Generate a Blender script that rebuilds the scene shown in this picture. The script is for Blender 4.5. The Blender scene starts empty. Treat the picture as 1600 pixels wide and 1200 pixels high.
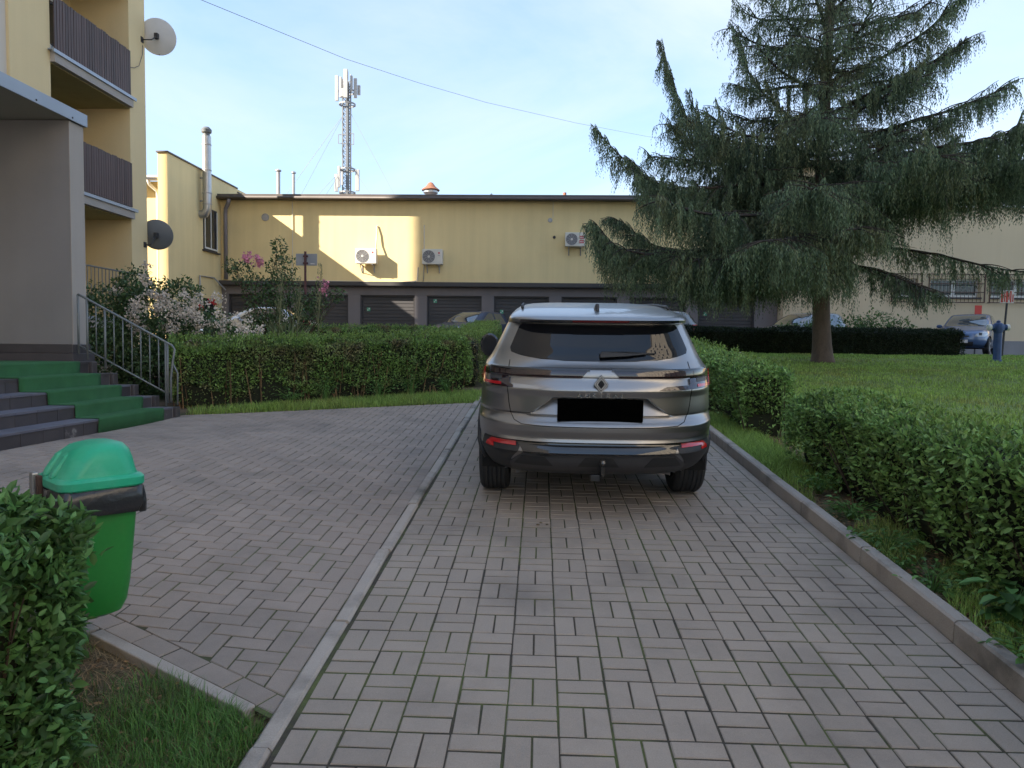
import bpy, bmesh, math, random
import numpy as np
from mathutils import Vector, Matrix, Euler

random.seed(7)
RNG = np.random.default_rng(11)
SC = bpy.context.scene
COL = SC.collection

# ------------------------------------------------------------------ camera, sky, sun, exposure
CAM_H, FOC = 1.61, 1114.0                       # eye height, focal length in pixels of a 1600 px wide frame
YAW, PITCH, ROLL = math.atan(44 / FOC), math.atan(57.5 / FOC), 0.012
_cy, _sy = math.cos(YAW), math.sin(YAW)
FWD = Vector((-_sy * math.cos(PITCH), _cy * math.cos(PITCH), -math.sin(PITCH)))
_rt = Vector((_cy, _sy, 0)); _up = _rt.cross(FWD)
RGT = _rt * math.cos(ROLL) + _up * math.sin(ROLL)
UPV = -_rt * math.sin(ROLL) + _up * math.cos(ROLL)
cd = bpy.data.cameras.new('camera'); cam = bpy.data.objects.new('camera', cd); COL.objects.link(cam)
cd.sensor_width = 36.0; cd.lens = 36.0 * FOC / 1600.0; cd.clip_start = 0.05; cd.clip_end = 3000
cam.matrix_world = Matrix(((RGT.x, UPV.x, -FWD.x, 0), (RGT.y, UPV.y, -FWD.y, 0), (RGT.z, UPV.z, -FWD.z, CAM_H), (0, 0, 0, 1)))
SC.camera = cam

LIGHT_DIR = Vector((1.9, 1.0, -1.33)).normalized()   # the way the sunlight travels: from the left, a little from behind
SUN_EL = math.asin(-LIGHT_DIR.z)
SUN_AZ = math.atan2(-LIGHT_DIR.x, -LIGHT_DIR.y)      # clockwise from +Y
world = bpy.data.worlds.new('World'); SC.world = world; world.use_nodes = True
wn, wl = world.node_tree.nodes, world.node_tree.links
wn.clear()
sky = wn.new('ShaderNodeTexSky'); sky.sky_type = 'NISHITA'; sky.sun_disc = False
sky.sun_elevation = SUN_EL; sky.sun_rotation = SUN_AZ; sky.altitude = 250; sky.air_density = 1.0; sky.dust_density = 0.25; sky.ozone_density = 1.3
wtc = wn.new('ShaderNodeTexCoord'); wmap = wn.new('ShaderNodeMapping'); wmap.inputs['Scale'].default_value = (0.8, 1.0, 2.2)
wmap.inputs['Rotation'].default_value = (0.1, 0.25, 0.6)
wno = wn.new('ShaderNodeTexNoise'); wno.inputs['Scale'].default_value = 1.5; wno.inputs['Detail'].default_value = 9; wno.inputs['Roughness'].default_value = 0.58
wno.inputs['Distortion'].default_value = 0.5
wr = wn.new('ShaderNodeValToRGB'); wr.color_ramp.elements[0].position = 0.44; wr.color_ramp.elements[1].position = 0.74
wr.color_ramp.elements[0].color = (0.0, 0.0, 0.0, 1); wr.color_ramp.elements[1].color = (0.72, 0.72, 0.72, 1)
wmx = wn.new('ShaderNodeMix'); wmx.data_type = 'RGBA'; wmx.inputs[7].default_value = (2.75, 2.95, 3.35, 1)
whz = wn.new('ShaderNodeMix'); whz.data_type = 'RGBA'; whz.inputs[0].default_value = 0.52; whz.inputs[7].default_value = (1.5, 2.1, 3.0, 1)   # thin even veil
wbg = wn.new('ShaderNodeBackground'); wbg.inputs['Strength'].default_value = 0.10
wo = wn.new('ShaderNodeOutputWorld')
wl.new(wtc.outputs['Generated'], wmap.inputs['Vector']); wl.new(wmap.outputs['Vector'], wno.inputs['Vector'])
wl.new(wno.outputs['Fac'], wr.inputs['Fac']); wl.new(wr.outputs['Color'], wmx.inputs[0]); wl.new(sky.outputs['Color'], whz.inputs[6]); wl.new(whz.outputs[2], wmx.inputs[6])
wl.new(wmx.outputs[2], wbg.inputs['Color']); wl.new(wbg.outputs['Background'], wo.inputs['Surface'])

sd = bpy.data.lights.new('sun', 'SUN'); sd.energy = 4.4; sd.angle = math.radians(0.53); sd.color = (1.0, 0.90, 0.74)
sun = bpy.data.objects.new('sun', sd); COL.objects.link(sun); sun.location = (-60, -30, 60)
sun.rotation_euler = LIGHT_DIR.to_track_quat('-Z', 'Y').to_euler()

SC.view_settings.view_transform = 'Standard'; SC.view_settings.look = 'None'; SC.view_settings.gamma = 1.0
SC.view_settings.use_curve_mapping = False; SC.view_settings.exposure = 1.94
SC.render.engine = 'CYCLES'
SC.cycles.use_denoising = True
SC.cycles.max_bounces = 8; SC.cycles.diffuse_bounces = 4; SC.cycles.glossy_bounces = 3; SC.cycles.transmission_bounces = 4; SC.cycles.transparent_max_bounces = 6
SC.cycles.caustics_reflective = False; SC.cycles.caustics_refractive = False

# ------------------------------------------------------------------ materials
MAT = {}
def M(name, col, rough=0.7, metal=0.0, var=0.0, vs=4.0, isl=0.0, fine=0.0, fs=180.0, bump=0.0, bs=120.0, coat=0.0, spec=0.5,
      trans=0.0, col2=None, c2s=1.2, c2lo=0.5, c2hi=0.7, streak=0.0, orand=False, zs=1.0):
    """Principled material: colour broken by a noise (var), by a random value per piece (isl), fine grain, patches of col2 and run-down streaks."""
    m = bpy.data.materials.new(name); m.use_nodes = True
    n, l = m.node_tree.nodes, m.node_tree.links
    b = n['Principled BSDF']; out = n['Material Output']
    b.inputs['Roughness'].default_value = rough; b.inputs['Metallic'].default_value = metal
    b.inputs['Specular IOR Level'].default_value = spec
    if coat: b.inputs['Coat Weight'].default_value = coat; b.inputs['Coat Roughness'].default_value = 0.04
    tc = n.new('ShaderNodeTexCoord'); geo = n.new('ShaderNodeNewGeometry'); oi = n.new('ShaderNodeObjectInfo')
    vec = geo.outputs['Position'] if not orand else tc.outputs['Object']
    mp = n.new('ShaderNodeMapping'); mp.inputs['Scale'].default_value = (1, 1, zs); l.new(vec, mp.inputs['Vector']); vec = mp.outputs['Vector']
    def noise(s, d=4.0, r=0.55, v=None):
        t = n.new('ShaderNodeTexNoise'); t.inputs['Scale'].default_value = s; t.inputs['Detail'].default_value = d; t.inputs['Roughness'].default_value = r
        l.new(v or vec, t.inputs['Vector']); return t.outputs['Fac']
    def math_(op, a, bb):
        t = n.new('ShaderNodeMath'); t.operation = op
        for i, q in enumerate((a, bb)):
            if isinstance(q, (int, float)): t.inputs[i].default_value = q
            else: l.new(q, t.inputs[i])
        return t.outputs[0]
    val = None
    def add(x):
        nonlocal val
        val = x if val is None else math_('ADD', val, x)
    if var: add(math_('MULTIPLY', math_('SUBTRACT', noise(vs), 0.5), var * 2.6))
    if fine: add(math_('MULTIPLY', math_('SUBTRACT', noise(fs, 2.0, 0.6), 0.5), fine * 2.6))
    if isl:
        rr = math_('FRACT', math_('ADD', geo.outputs['Random Per Island'], math_('MULTIPLY', oi.outputs['Random'], 7.31)), 0)
        add(math_('MULTIPLY', math_('SUBTRACT', rr, 0.5), isl * 2))
    if streak:
        mp2 = n.new('ShaderNodeMapping'); mp2.inputs['Scale'].default_value = (2.2, 2.2, 0.12); l.new(geo.outputs['Position'], mp2.inputs['Vector'])
        add(math_('MULTIPLY', math_('SUBTRACT', noise(1.3, 5.0, 0.6, mp2.outputs['Vector']), 0.5), streak * 2.6))
    rgb = n.new('ShaderNodeRGB'); rgb.outputs[0].default_value = (*col, 1); cout = rgb.outputs[0]
    if col2 is not None:
        rp = n.new('ShaderNodeMapRange'); rp.inputs['From Min'].default_value = c2lo; rp.inputs['From Max'].default_value = c2hi
        l.new(noise(c2s, 6.0, 0.6), rp.inputs['Value'])
        mx = n.new('ShaderNodeMix'); mx.data_type = 'RGBA'; l.new(rp.outputs[0], mx.inputs[0]); l.new(cout, mx.inputs[6]); mx.inputs[7].default_value = (*col2, 1)
        cout = mx.outputs[2]
    if val is not None:
        sc_ = n.new('ShaderNodeVectorMath'); sc_.operation = 'SCALE'; l.new(cout, sc_.inputs[0]); l.new(math_('MAXIMUM', math_('ADD', val, 1.0), 0.05), sc_.inputs['Scale'])
        cout = sc_.outputs[0]
    l.new(cout, b.inputs['Base Color'])
    if bump:
        bn = n.new('ShaderNodeBump'); bn.inputs['Strength'].default_value = min(1.0, bump); bn.inputs['Distance'].default_value = 0.004
        l.new(noise(bs, 3.0, 0.6), bn.inputs['Height']); l.new(bn.outputs[0], b.inputs['Normal'])
    if trans:
        tr = n.new('ShaderNodeBsdfTranslucent'); ms = n.new('ShaderNodeMixShader'); ms.inputs[0].default_value = trans
        l.new(cout, tr.inputs['Color']); l.new(b.outputs[0], ms.inputs[1]); l.new(tr.outputs[0], ms.inputs[2]); l.new(ms.outputs[0], out.inputs['Surface'])
    MAT[name] = m
    return m

M('paver', (0.335, 0.282, 0.236), 0.8, var=0.18, vs=1.3, isl=0.055, fine=0.24, fs=260, bump=0.55, bs=330, col2=(0.200, 0.170, 0.146), c2s=1.3, c2lo=0.48, c2hi=0.72)
M('paver_plaza', (0.315, 0.258, 0.218), 0.8, var=0.14, vs=1.1, isl=0.07, fine=0.24, fs=260, bump=0.55, bs=330, col2=(0.175, 0.148, 0.13), c2s=1.1, c2lo=0.47, c2hi=0.72)
M('joint', (0.048, 0.041, 0.031), 0.95, var=0.4, vs=30, fine=0.3, fs=300, col2=(0.075, 0.092, 0.030), c2s=2.2, c2lo=0.46, c2hi=0.60, bump=0.6, bs=200)
M('kerb', (0.37, 0.325, 0.285), 0.85, var=0.16, vs=3, isl=0.08, fine=0.2, fs=200, bump=0.7, bs=160, col2=(0.12, 0.11, 0.095), c2s=2.5, c2lo=0.5, c2hi=0.75)
M('bounce_ground', (0.26, 0.24, 0.22), 0.9, var=0.2, vs=0.5, fine=0.2, fs=40)  # pale tone chosen so the unseen ground bounces more light
M('asphalt', (0.062, 0.060, 0.060), 0.9, var=0.2, vs=1.0, fine=0.3, fs=150, bump=0.6, bs=150)
M('earth', (0.15, 0.105, 0.068), 0.95, var=0.3, vs=6, fine=0.35, fs=90, bump=0.9, bs=60, col2=(0.045, 0.06, 0.02), c2s=1.6, c2lo=0.45, c2hi=0.65)
M('turf', (0.15, 0.21, 0.055), 0.95, var=0.3, vs=2.0, fine=0.4, fs=60, bump=0.9, bs=50, col2=(0.11, 0.105, 0.035), c2s=0.6, c2lo=0.55, c2hi=0.8)
M('blade', (0.28, 0.41, 0.09), 0.6, isl=0.45, var=0.32, vs=0.9, trans=0.35, col2=(0.32, 0.31, 0.10), c2s=0.7, c2lo=0.5, c2hi=0.75)
M('blade_long', (0.11, 0.235, 0.050), 0.6, isl=0.5, trans=0.35, col2=(0.10, 0.14, 0.04), c2s=3.0, c2lo=0.5, c2hi=0.7)
M('straw', (0.30, 0.215, 0.115), 0.85, isl=0.4, trans=0.2)
M('litter', (0.22, 0.135, 0.07), 0.9, isl=0.55)
M('leaf_privet', (0.215, 0.36, 0.105), 0.5, isl=0.65, var=0.25, vs=2.2, trans=0.28, col2=(0.085, 0.135, 0.030), c2s=2.2, c2lo=0.5, c2hi=0.72, spec=0.4)
M('leaf_near', (0.092, 0.20, 0.060), 0.5, isl=0.65, var=0.2, vs=5, trans=0.28, spec=0.45)
M('leaf_dark', (0.022, 0.036, 0.015), 0.55, isl=0.5, trans=0.2, spec=0.3)
M('leaf_box', (0.160, 0.262, 0.064), 0.5, isl=0.75, var=0.55, vs=1.6, trans=0.28, col2=(0.20, 0.165, 0.085), c2s=1.9, c2lo=0.50, c2hi=0.64)
M('leaf_tip', (0.18, 0.28, 0.065), 0.45, isl=0.35, trans=0.35)
M('leaf_rose', (0.062, 0.115, 0.038), 0.5, isl=0.45, trans=0.25)
M('leaf_weed', (0.12, 0.25, 0.055), 0.5, isl=0.35, trans=0.35)
M('leaf_shrub', (0.085, 0.16, 0.04), 0.5, isl=0.4, trans=0.35)
M('petal_white', (0.68, 0.60, 0.52), 0.7, isl=0.25, trans=0.3, col2=(0.42, 0.30, 0.22), c2s=5, c2lo=0.55, c2hi=0.75)
M('petal_pink', (0.72, 0.30, 0.42), 0.6, isl=0.25, trans=0.3)
M('petal_red', (0.50, 0.022, 0.025), 0.6, isl=0.25, trans=0.25)
M('yucca', (0.17, 0.21, 0.10), 0.5, isl=0.4, trans=0.2)
M('stalk', (0.165, 0.175, 0.085), 0.7, isl=0.4)
M('twig', (0.075, 0.05, 0.035), 0.9, isl=0.4, var=0.2, vs=20)
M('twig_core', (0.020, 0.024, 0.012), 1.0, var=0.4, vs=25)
M('needle', (0.125, 0.180, 0.100), 0.6, isl=0.55, var=0.35, vs=0.7, trans=0.3, col2=(0.165, 0.175, 0.085), c2s=0.9, c2lo=0.5, c2hi=0.7)
M('bark', (0.135, 0.100, 0.080), 0.95, var=0.35, vs=9, bump=1.0, bs=26, fine=0.25, fs=60, zs=0.35)
M('branch', (0.050, 0.040, 0.033), 0.95, var=0.3, vs=10)
M('wall_yellow', (0.77, 0.615, 0.33), 0.9, var=0.06, vs=0.5, streak=0.09, fine=0.05, fs=60, bump=0.35, bs=90, col2=(0.69, 0.545, 0.29), c2s=0.35, c2lo=0.5, c2hi=0.8)
M('wall_ochre', (0.70, 0.555, 0.32), 0.9, var=0.05, vs=0.8, streak=0.05, fine=0.05, fs=70, bump=0.35, bs=90)
M('wall_beige', (0.63, 0.50, 0.335), 0.9, var=0.05, vs=0.5, streak=0.06, fine=0.04, fs=60, bump=0.3, bs=90)
M('verge_soil', (0.13, 0.095, 0.058), 0.95, var=0.35, vs=8, fine=0.4, fs=90, bump=0.9, bs=60, col2=(0.06, 0.09, 0.025), c2s=2.5, c2lo=0.45, c2hi=0.62)
M('wall_white', (0.60, 0.54, 0.47), 0.9, var=0.05, vs=0.8, streak=0.06, bump=0.3, bs=80)
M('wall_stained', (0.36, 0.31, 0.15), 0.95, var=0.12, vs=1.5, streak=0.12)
M('porch_grey', (0.255, 0.245, 0.250), 0.85, var=0.12, vs=1.0, streak=0.05, fine=0.05, fs=90, bump=0.45, bs=140)
M('porch_light', (0.37, 0.335, 0.31), 0.85, var=0.06, vs=1.0, streak=0.06, fine=0.05, fs=90, bump=0.4, bs=140)
M('soffit', (0.40, 0.37, 0.32), 0.9, var=0.08, vs=0.9, streak=0.03)
M('garage_grey', (0.20, 0.18, 0.185), 0.9, var=0.1, vs=0.8, streak=0.1, bump=0.3, bs=60)
M('garage_door', (0.062, 0.058, 0.062), 0.6, var=0.12, vs=1.5, isl=0.12, orand=True)
M('dark_trim', (0.055, 0.050, 0.052), 0.6, var=0.2, vs=2)
M('roof_edge', (0.105, 0.088, 0.085), 0.55, var=0.2, vs=1.5, metal=0.2)
M('flashing', (0.34, 0.38, 0.44), 0.45, metal=0.4, var=0.1, vs=2)
M('plinth', (0.25, 0.235, 0.235), 0.85, var=0.12, vs=1, streak=0.1)
M('window_glass', (0.020, 0.024, 0.028), 0.06, spec=0.8)
M('window_frame', (0.70, 0.69, 0.66), 0.45, var=0.06, vs=3)
M('rusty_bar', (0.085, 0.045, 0.035), 0.8, var=0.3, vs=20)
M('slat_wood', (0.078, 0.048, 0.045), 0.6, isl=0.25, var=0.25, vs=14, zs=0.15)
M('galv', (0.42, 0.42, 0.43), 0.38, metal=0.75, var=0.14, vs=4, streak=0.08)
M('zinc', (0.40, 0.39, 0.40), 0.5, metal=0.3, var=0.15, vs=3)
M('downpipe', (0.23, 0.205, 0.22), 0.55, metal=0.1, var=0.15, vs=2)
M('pipe_white', (0.62, 0.56, 0.47), 0.5, var=0.08, vs=3)
M('white_paint', (0.72, 0.70, 0.66), 0.45, var=0.06, vs=4)
M('ac_white', (0.66, 0.63, 0.57), 0.5, var=0.06, vs=5, streak=0.06)
M('ac_dark', (0.10, 0.10, 0.105), 0.6)
M('red_mark', (0.55, 0.03, 0.05), 0.5)
M('terracotta', (0.25, 0.105, 0.065), 0.8, var=0.25, vs=8)
M('brick_far', (0.30, 0.16, 0.11), 0.9, var=0.25, vs=12)
M('antenna_white', (0.34, 0.335, 0.33), 0.5, var=0.08, vs=2)
M('wire_black', (0.10, 0.10, 0.11), 0.7)
M('dish_light', (0.60, 0.60, 0.61), 0.5, var=0.08, vs=5)
M('dish_dark', (0.125, 0.135, 0.15), 0.5, var=0.1, vs=5)
M('step_tile', (0.070, 0.062, 0.066), 0.45, isl=0.2, var=0.2, vs=5, fine=0.12, fs=150)
M('worn_tile', (0.070, 0.062, 0.066), 0.5, isl=0.2, var=0.25, vs=5, fine=0.15, fs=150, col2=(0.30, 0.285, 0.27), c2s=3.2, c2lo=0.60, c2hi=0.68)
M('mast_steel', (0.20, 0.20, 0.205), 0.55, metal=0.2, var=0.15, vs=2)
M('step_tread', (0.135, 0.135, 0.165), 0.55, var=0.2, vs=4, isl=0.1)
M('grout', (0.26, 0.245, 0.235), 0.9)
M('carpet', (0.027, 0.115, 0.038), 0.95, var=0.22, vs=5, fine=0.45, fs=340, bump=1.0, bs=420, col2=(0.035, 0.125, 0.048), c2s=1.4, c2lo=0.5, c2hi=0.75)
M('rail_paint', (0.165, 0.18, 0.185), 0.5, metal=0.15, var=0.18, vs=9)
M('bin_green', (0.022, 0.225, 0.040), 0.42, var=0.14, vs=3, fine=0.07, fs=60, streak=0.14, col2=(0.035, 0.22, 0.045), c2s=5, c2lo=0.56, c2hi=0.7)
M('bin_lid', (0.012, 0.36, 0.19), 0.42, var=0.14, vs=5, fine=0.06, fs=70, col2=(0.12, 0.47, 0.30), c2s=2.6, c2lo=0.5, c2hi=0.75)
M('bag_black', (0.018, 0.018, 0.020), 0.30, bump=1.0, bs=22, coat=0.3)
M('hydrant_blue', (0.030, 0.070, 0.19), 0.5, var=0.25, vs=10)
M('sign_grey', (0.30, 0.31, 0.335), 0.55, metal=0.1, var=0.1, vs=5)
M('post_maroon', (0.085, 0.028, 0.030), 0.65, var=0.3, vs=12)
M('post_dark', (0.035, 0.033, 0.036), 0.6)
M('sign_red', (0.55, 0.045, 0.03), 0.5)
M('sign_white', (0.66, 0.62, 0.60), 0.5)
M('sticker_green', (0.07, 0.36, 0.22), 0.5)
M('stone_white', (0.6, 0.58, 0.53), 0.8)
# vehicles
M('paint_suv', (0.31, 0.302, 0.300), 0.33, metal=0.97, coat=0.4)
M('paint_navy', (0.020, 0.028, 0.06), 0.45, coat=0.35)
M('paint_blue', (0.06, 0.115, 0.24), 0.35, metal=0.25, coat=1.0)
M('paint_silver', (0.52, 0.53, 0.56), 0.28, metal=0.7, coat=1.0)
M('paint_grey', (0.24, 0.245, 0.25), 0.3, metal=0.6, coat=1.0)
M('car_glass', (0.006, 0.007, 0.010), 0.02, spec=0.55)
M('car_glass_light', (0.045, 0.055, 0.065), 0.03, spec=1.0, coat=1.0)
M('gloss_black', (0.006, 0.006, 0.008), 0.10, coat=1.0)
M('plastic_black', (0.022, 0.022, 0.024), 0.55, fine=0.1, fs=300)
M('plastic_grey', (0.050, 0.050, 0.055), 0.5)
M('rubber', (0.026, 0.026, 0.027), 0.75, var=0.2, vs=30)
M('gap_black', (0.003, 0.003, 0.003), 0.9)
M('plate_black', (0.0015, 0.0015, 0.0015), 1.0, spec=0.0)
M('lamp_dark', (0.020, 0.008, 0.010), 0.06, coat=1.0)
M('lamp_red', (0.50, 0.018, 0.022), 0.14, coat=1.0)
M('lamp_dim', (0.10, 0.008, 0.010), 0.25)
M('lamp_clear', (0.40, 0.41, 0.43), 0.08, coat=1.0, metal=0.3)
M('white_metal', (0.70, 0.70, 0.70), 0.35, metal=0.4)
M('chrome', (0.75, 0.75, 0.76), 0.12, metal=1.0)
M('steel', (0.13, 0.125, 0.12), 0.4, metal=0.9)

# ------------------------------------------------------------------ helpers
ORI = {}
def finish(o, parent, world, ori=None):
    COL.objects.link(o)
    if parent is not None:
        o.parent = parent; ORI[o.name] = ORI[parent.name]
    return o
def tag(o, label=None, cat=None, group=None, kind=None):
    if label: o['label'] = label
    if cat: o['category'] = cat
    if group: o['group'] = group
    if kind: o['kind'] = kind
    return o
def thing(name, label, cat, loc=(0, 0, 0), rotz=0.0, group=None):
    o = bpy.data.objects.new(name, None); COL.objects.link(o); o.empty_display_size = 0.2
    o.location = loc; o.rotation_euler = (0, 0, rotz); ORI[o.name] = Vector(loc)
    return tag(o, label, cat, group)
def copy_tree(o, parent=None):
    c = o.copy(); COL.objects.link(c); c.parent = parent
    ORI[c.name] = ORI.get(o.name, Vector())
    for ch in list(o.children): copy_tree(ch, c)
    return c
def np_mesh(name, V, F, mat=None, smooth=False):
    V = np.ascontiguousarray(V, dtype=np.float32); F = np.ascontiguousarray(F, dtype=np.int32); k = F.shape[1]
    me = bpy.data.meshes.new(name); me.vertices.add(len(V)); me.vertices.foreach_set('co', V.ravel())
    me.loops.add(F.size); me.loops.foreach_set('vertex_index', F.ravel())
    me.polygons.add(len(F)); me.polygons.foreach_set('loop_start', np.arange(0, F.size, k, dtype=np.int32))
    if smooth: me.polygons.foreach_set('use_smooth', np.ones(len(F), dtype=bool))
    me.update(calc_edges=True)
    if mat: me.materials.append(MAT[mat])
    return me
def place(name, me, parent=None, world=True, base=True):
    """Link a mesh given in world coordinates; a top-level one gets its origin at its base, a child is shifted into its parent's frame."""
    o = bpy.data.objects.new(name, me)
    if parent is None:
        n = len(me.vertices); co = np.empty(n * 3, np.float32); me.vertices.foreach_get('co', co); co = co.reshape(-1, 3)
        c = Vector((float((co[:, 0].min() + co[:, 0].max()) / 2), float((co[:, 1].min() + co[:, 1].max()) / 2), float(co[:, 2].min())))
        me.vertices.foreach_set('co', (co - np.array(c, np.float32)).ravel()); me.update()
        o.location = c; COL.objects.link(o); ORI[o.name] = c
    else:
        if world: me.transform(Matrix.Translation(-ORI[parent.name]))
        COL.objects.link(o); o.parent = parent; ORI[o.name] = ORI[parent.name]
    return o
class MB:
    """Collects boxes, tubes, prisms and turned shapes and links them as one mesh object."""
    def __init__(s): s.v = []; s.f = []
    def add(s, V, F):
        b = len(s.v); s.v += [tuple(q) for q in V]; s.f += [tuple(i + b for i in q) for q in F]; return s
    def box(s, c, d, rot=None):
        x, y, z = d[0] / 2, d[1] / 2, d[2] / 2
        V = [Vector(q) for q in ((-x, -y, -z), (x, -y, -z), (x, y, -z), (-x, y, -z), (-x, -y, z), (x, -y, z), (x, y, z), (-x, y, z))]
        if rot is not None: V = [rot @ q for q in V]
        c = Vector(c)
        return s.add([q + c for q in V], [(0, 3, 2, 1), (4, 5, 6, 7), (0, 1, 5, 4), (1, 2, 6, 5), (2, 3, 7, 6), (3, 0, 4, 7)])
    def bx(s, x0, x1, y0, y1, z0, z1): return s.box(((x0 + x1) / 2, (y0 + y1) / 2, (z0 + z1) / 2), (x1 - x0, y1 - y0, z1 - z0))
    def bar(s, p0, p1, w, h=None):
        """A square bar between two points."""
        h = h or w; p0, p1 = Vector(p0), Vector(p1); d = p1 - p0
        q = d.to_track_quat('Y', 'Z').to_matrix()
        return s.box((p0 + p1) / 2, (w, d.length, h), q)
    def tube(s, pts, r, n=8, cap=True):
        pts = [Vector(p) for p in pts]
        rs = r if isinstance(r, (list, tuple)) else [r] * len(pts)
        V, F = [], []; prev = None
        for i, p in enumerate(pts):
            t = (pts[min(i + 1, len(pts) - 1)] - pts[max(i - 1, 0)]).normalized()
            a = prev if prev is not None else (Vector((0, 0, 1)) if abs(t.z) < 0.9 else Vector((1, 0, 0)))
            u = (a - t * a.dot(t))
            if u.length < 1e-6: u = t.orthogonal()
            u.normalize(); w = t.cross(u); prev = u
            for k in range(n):
                an = 2 * math.pi * k / n; V.append(p + (u * math.cos(an) + w * math.sin(an)) * rs[i])
        for i in range(len(pts) - 1):
            for k in range(n):
                k2 = (k + 1) % n; F.append((i * n + k, i * n + k2, (i + 1) * n + k2, (i + 1) * n + k))
        if cap: F.append(tuple(range(n - 1, -1, -1))); F.append(tuple((len(pts) - 1) * n + k for k in range(n)))
        return s.add(V, F)
    def lathe(s, prof, c=(0, 0, 0), n=20, mat3=None):
        """Turn (radius, height) pairs about z; mat3 turns the axis elsewhere."""
        V, F = [], []; c = Vector(c)
        for (r, z) in prof:
            for k in range(n):
                a = 2 * math.pi * k / n; q = Vector((r * math.cos(a), r * math.sin(a), z))
                V.append((mat3 @ q if mat3 is not None else q) + c)
        for i in range(len(prof) - 1):
            for k in range(n):
                k2 = (k + 1) % n; F.append((i * n + k, i * n + k2, (i + 1) * n + k2, (i + 1) * n + k))
        return s.add(V, F)
    def prism(s, poly, f0, f1):
        """Outline points through f0 and f1 (functions of (a, b)) give the two ends."""
        n = len(poly); V = [Vector(f0(*p)) for p in poly] + [Vector(f1(*p)) for p in poly]
        F = [tuple(range(n - 1, -1, -1)), tuple(range(n, 2 * n))] + [(i, (i + 1) % n, n + (i + 1) % n, n + i) for i in range(n)]
        return s.add(V, F)
    def mesh(s, name, mat, smooth=False):
        me = bpy.data.meshes.new(name); me.from_pydata([tuple(q) for q in s.v], [], s.f); me.materials.append(MAT[mat])
        bm = bmesh.new(); bm.from_mesh(me); bmesh.ops.recalc_face_normals(bm, faces=bm.faces); bm.to_mesh(me); bm.free()
        if smooth:
            me.polygons.foreach_set('use_smooth', np.ones(len(me.polygons), dtype=bool))
        me.update(); return me
    def build(s, name, mat, parent=None, smooth=False, world=True, bevel=0.0, seg=2):
        o = place(name, s.mesh(name, mat, smooth), parent, world)
        if bevel:
            md = o.modifiers.new('bevel', 'BEVEL'); md.width = bevel; md.segments = seg; md.limit_method = 'ANGLE'; md.angle_limit = math.radians(40)
        if smooth == 'auto': auto_smooth(o.data)
        return o
def auto_smooth(me, deg=35):
    bm = bmesh.new(); bm.from_mesh(me); lim = math.radians(deg)
    for e in bm.edges:
        e.smooth = not (len(e.link_faces) == 2 and e.calc_face_angle(0) > lim)
    bm.to_mesh(me); bm.free(); me.update()
def sstep(a, b, x):
    t = np.clip((np.asarray(x, float) - a) / (b - a), 0, 1); return t * t * (3 - 2 * t)
def base_z(y):
    y = np.asarray(y, float); t = np.clip((y - 19) / 6, 0, 1)
    return np.where(y < -8, -0.56, np.where(y < 19, 0.07 * y, 1.33 + 0.42 * (t - t * t / 2)))
def G(x, y):
    """Height of the ground: the drive climbs away from the camera, the plaza at its left tilts up towards the steps."""
    return base_z(y) + 0.075 * (1 - sstep(4.5, 9.8, y)) * np.clip(-1.01 - np.asarray(x, float), 0, 4)
def g(x, y): return float(G(x, y))
def in_frame(x, y, z, m=0.02):
    d = Vector((x, y, z - CAM_H)); f_ = d.dot(FWD)
    if f_ <= 0.1: return False
    a = d.dot(RGT) / f_ * FOC / 1600; b = d.dot(UPV) / f_ * FOC / 1600
    return abs(a) < 0.5 + m and abs(b) < 0.375 + m

# ------------------------------------------------------------------ ground sheets
def grid_sheet(name, xs, ys, zoff, mat, kind='structure', parent=None):
    xs, ys = np.asarray(xs, float), np.asarray(ys, float)
    X, Y = np.meshgrid(xs, ys); V = np.stack([X, Y, G(X, Y) + zoff], -1).reshape(-1, 3)
    nx, ny = len(xs), len(ys); i = np.arange(nx - 1)[None, :] + np.arange(ny - 1)[:, None] * nx; i = i.ravel()
    F = np.stack([i, i + 1, i + nx + 1, i + nx], 1)
    o = place(name, np_mesh(name, V, F, mat, True), parent)
    if kind: o['kind'] = kind
    return o
def steps_(a, b, s): return list(np.linspace(a, b, max(2, int(round((b - a) / s)) + 1)))
gx = [-600, -200, -80, -40, -20, -12] + steps_(-9, -1.01, 0.5) + steps_(-0.5, 4, 0.5) + [8, 15, 30, 60, 120, 300, 600]
gy = [-400, -120, -40, -15, -8] + steps_(-6, 26, 0.5) + [30, 40, 60, 90, 150, 300, 700]
grid_sheet('ground', gx, gy, -0.12, 'bounce_ground')
grid_sheet('asphalt_yard', [-45, -30, -14, 0, 14, 30, 60], steps_(23.2, 26, 0.35) + [28, 31.8], -0.03, 'asphalt')
drive = grid_sheet('driveway', steps_(-0.93, 1.975, 0.25), steps_(-3, 23.2, 0.5), -0.0036, 'joint')
grid_sheet('verge_soil', steps_(2.05, 2.75, 0.2), steps_(-3, 9.9, 0.4), 0.022, 'verge_soil')
lawn = grid_sheet('lawn', [2.05, 2.3, 2.6, 3, 4, 6, 8, 11, 15, 20, 28, 45], steps_(-4, 23.2, 0.4), 0.012, 'turf')
bed_left = grid_sheet('garden_soil', steps_(-10.3, -1.03, 0.4), steps_(9.0, 23.2, 0.4), -0.02, 'earth')
grid_sheet('corner_soil', steps_(-6, -1.02, 0.25), steps_(-3, 4.6, 0.25), -0.035, 'earth')

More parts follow.
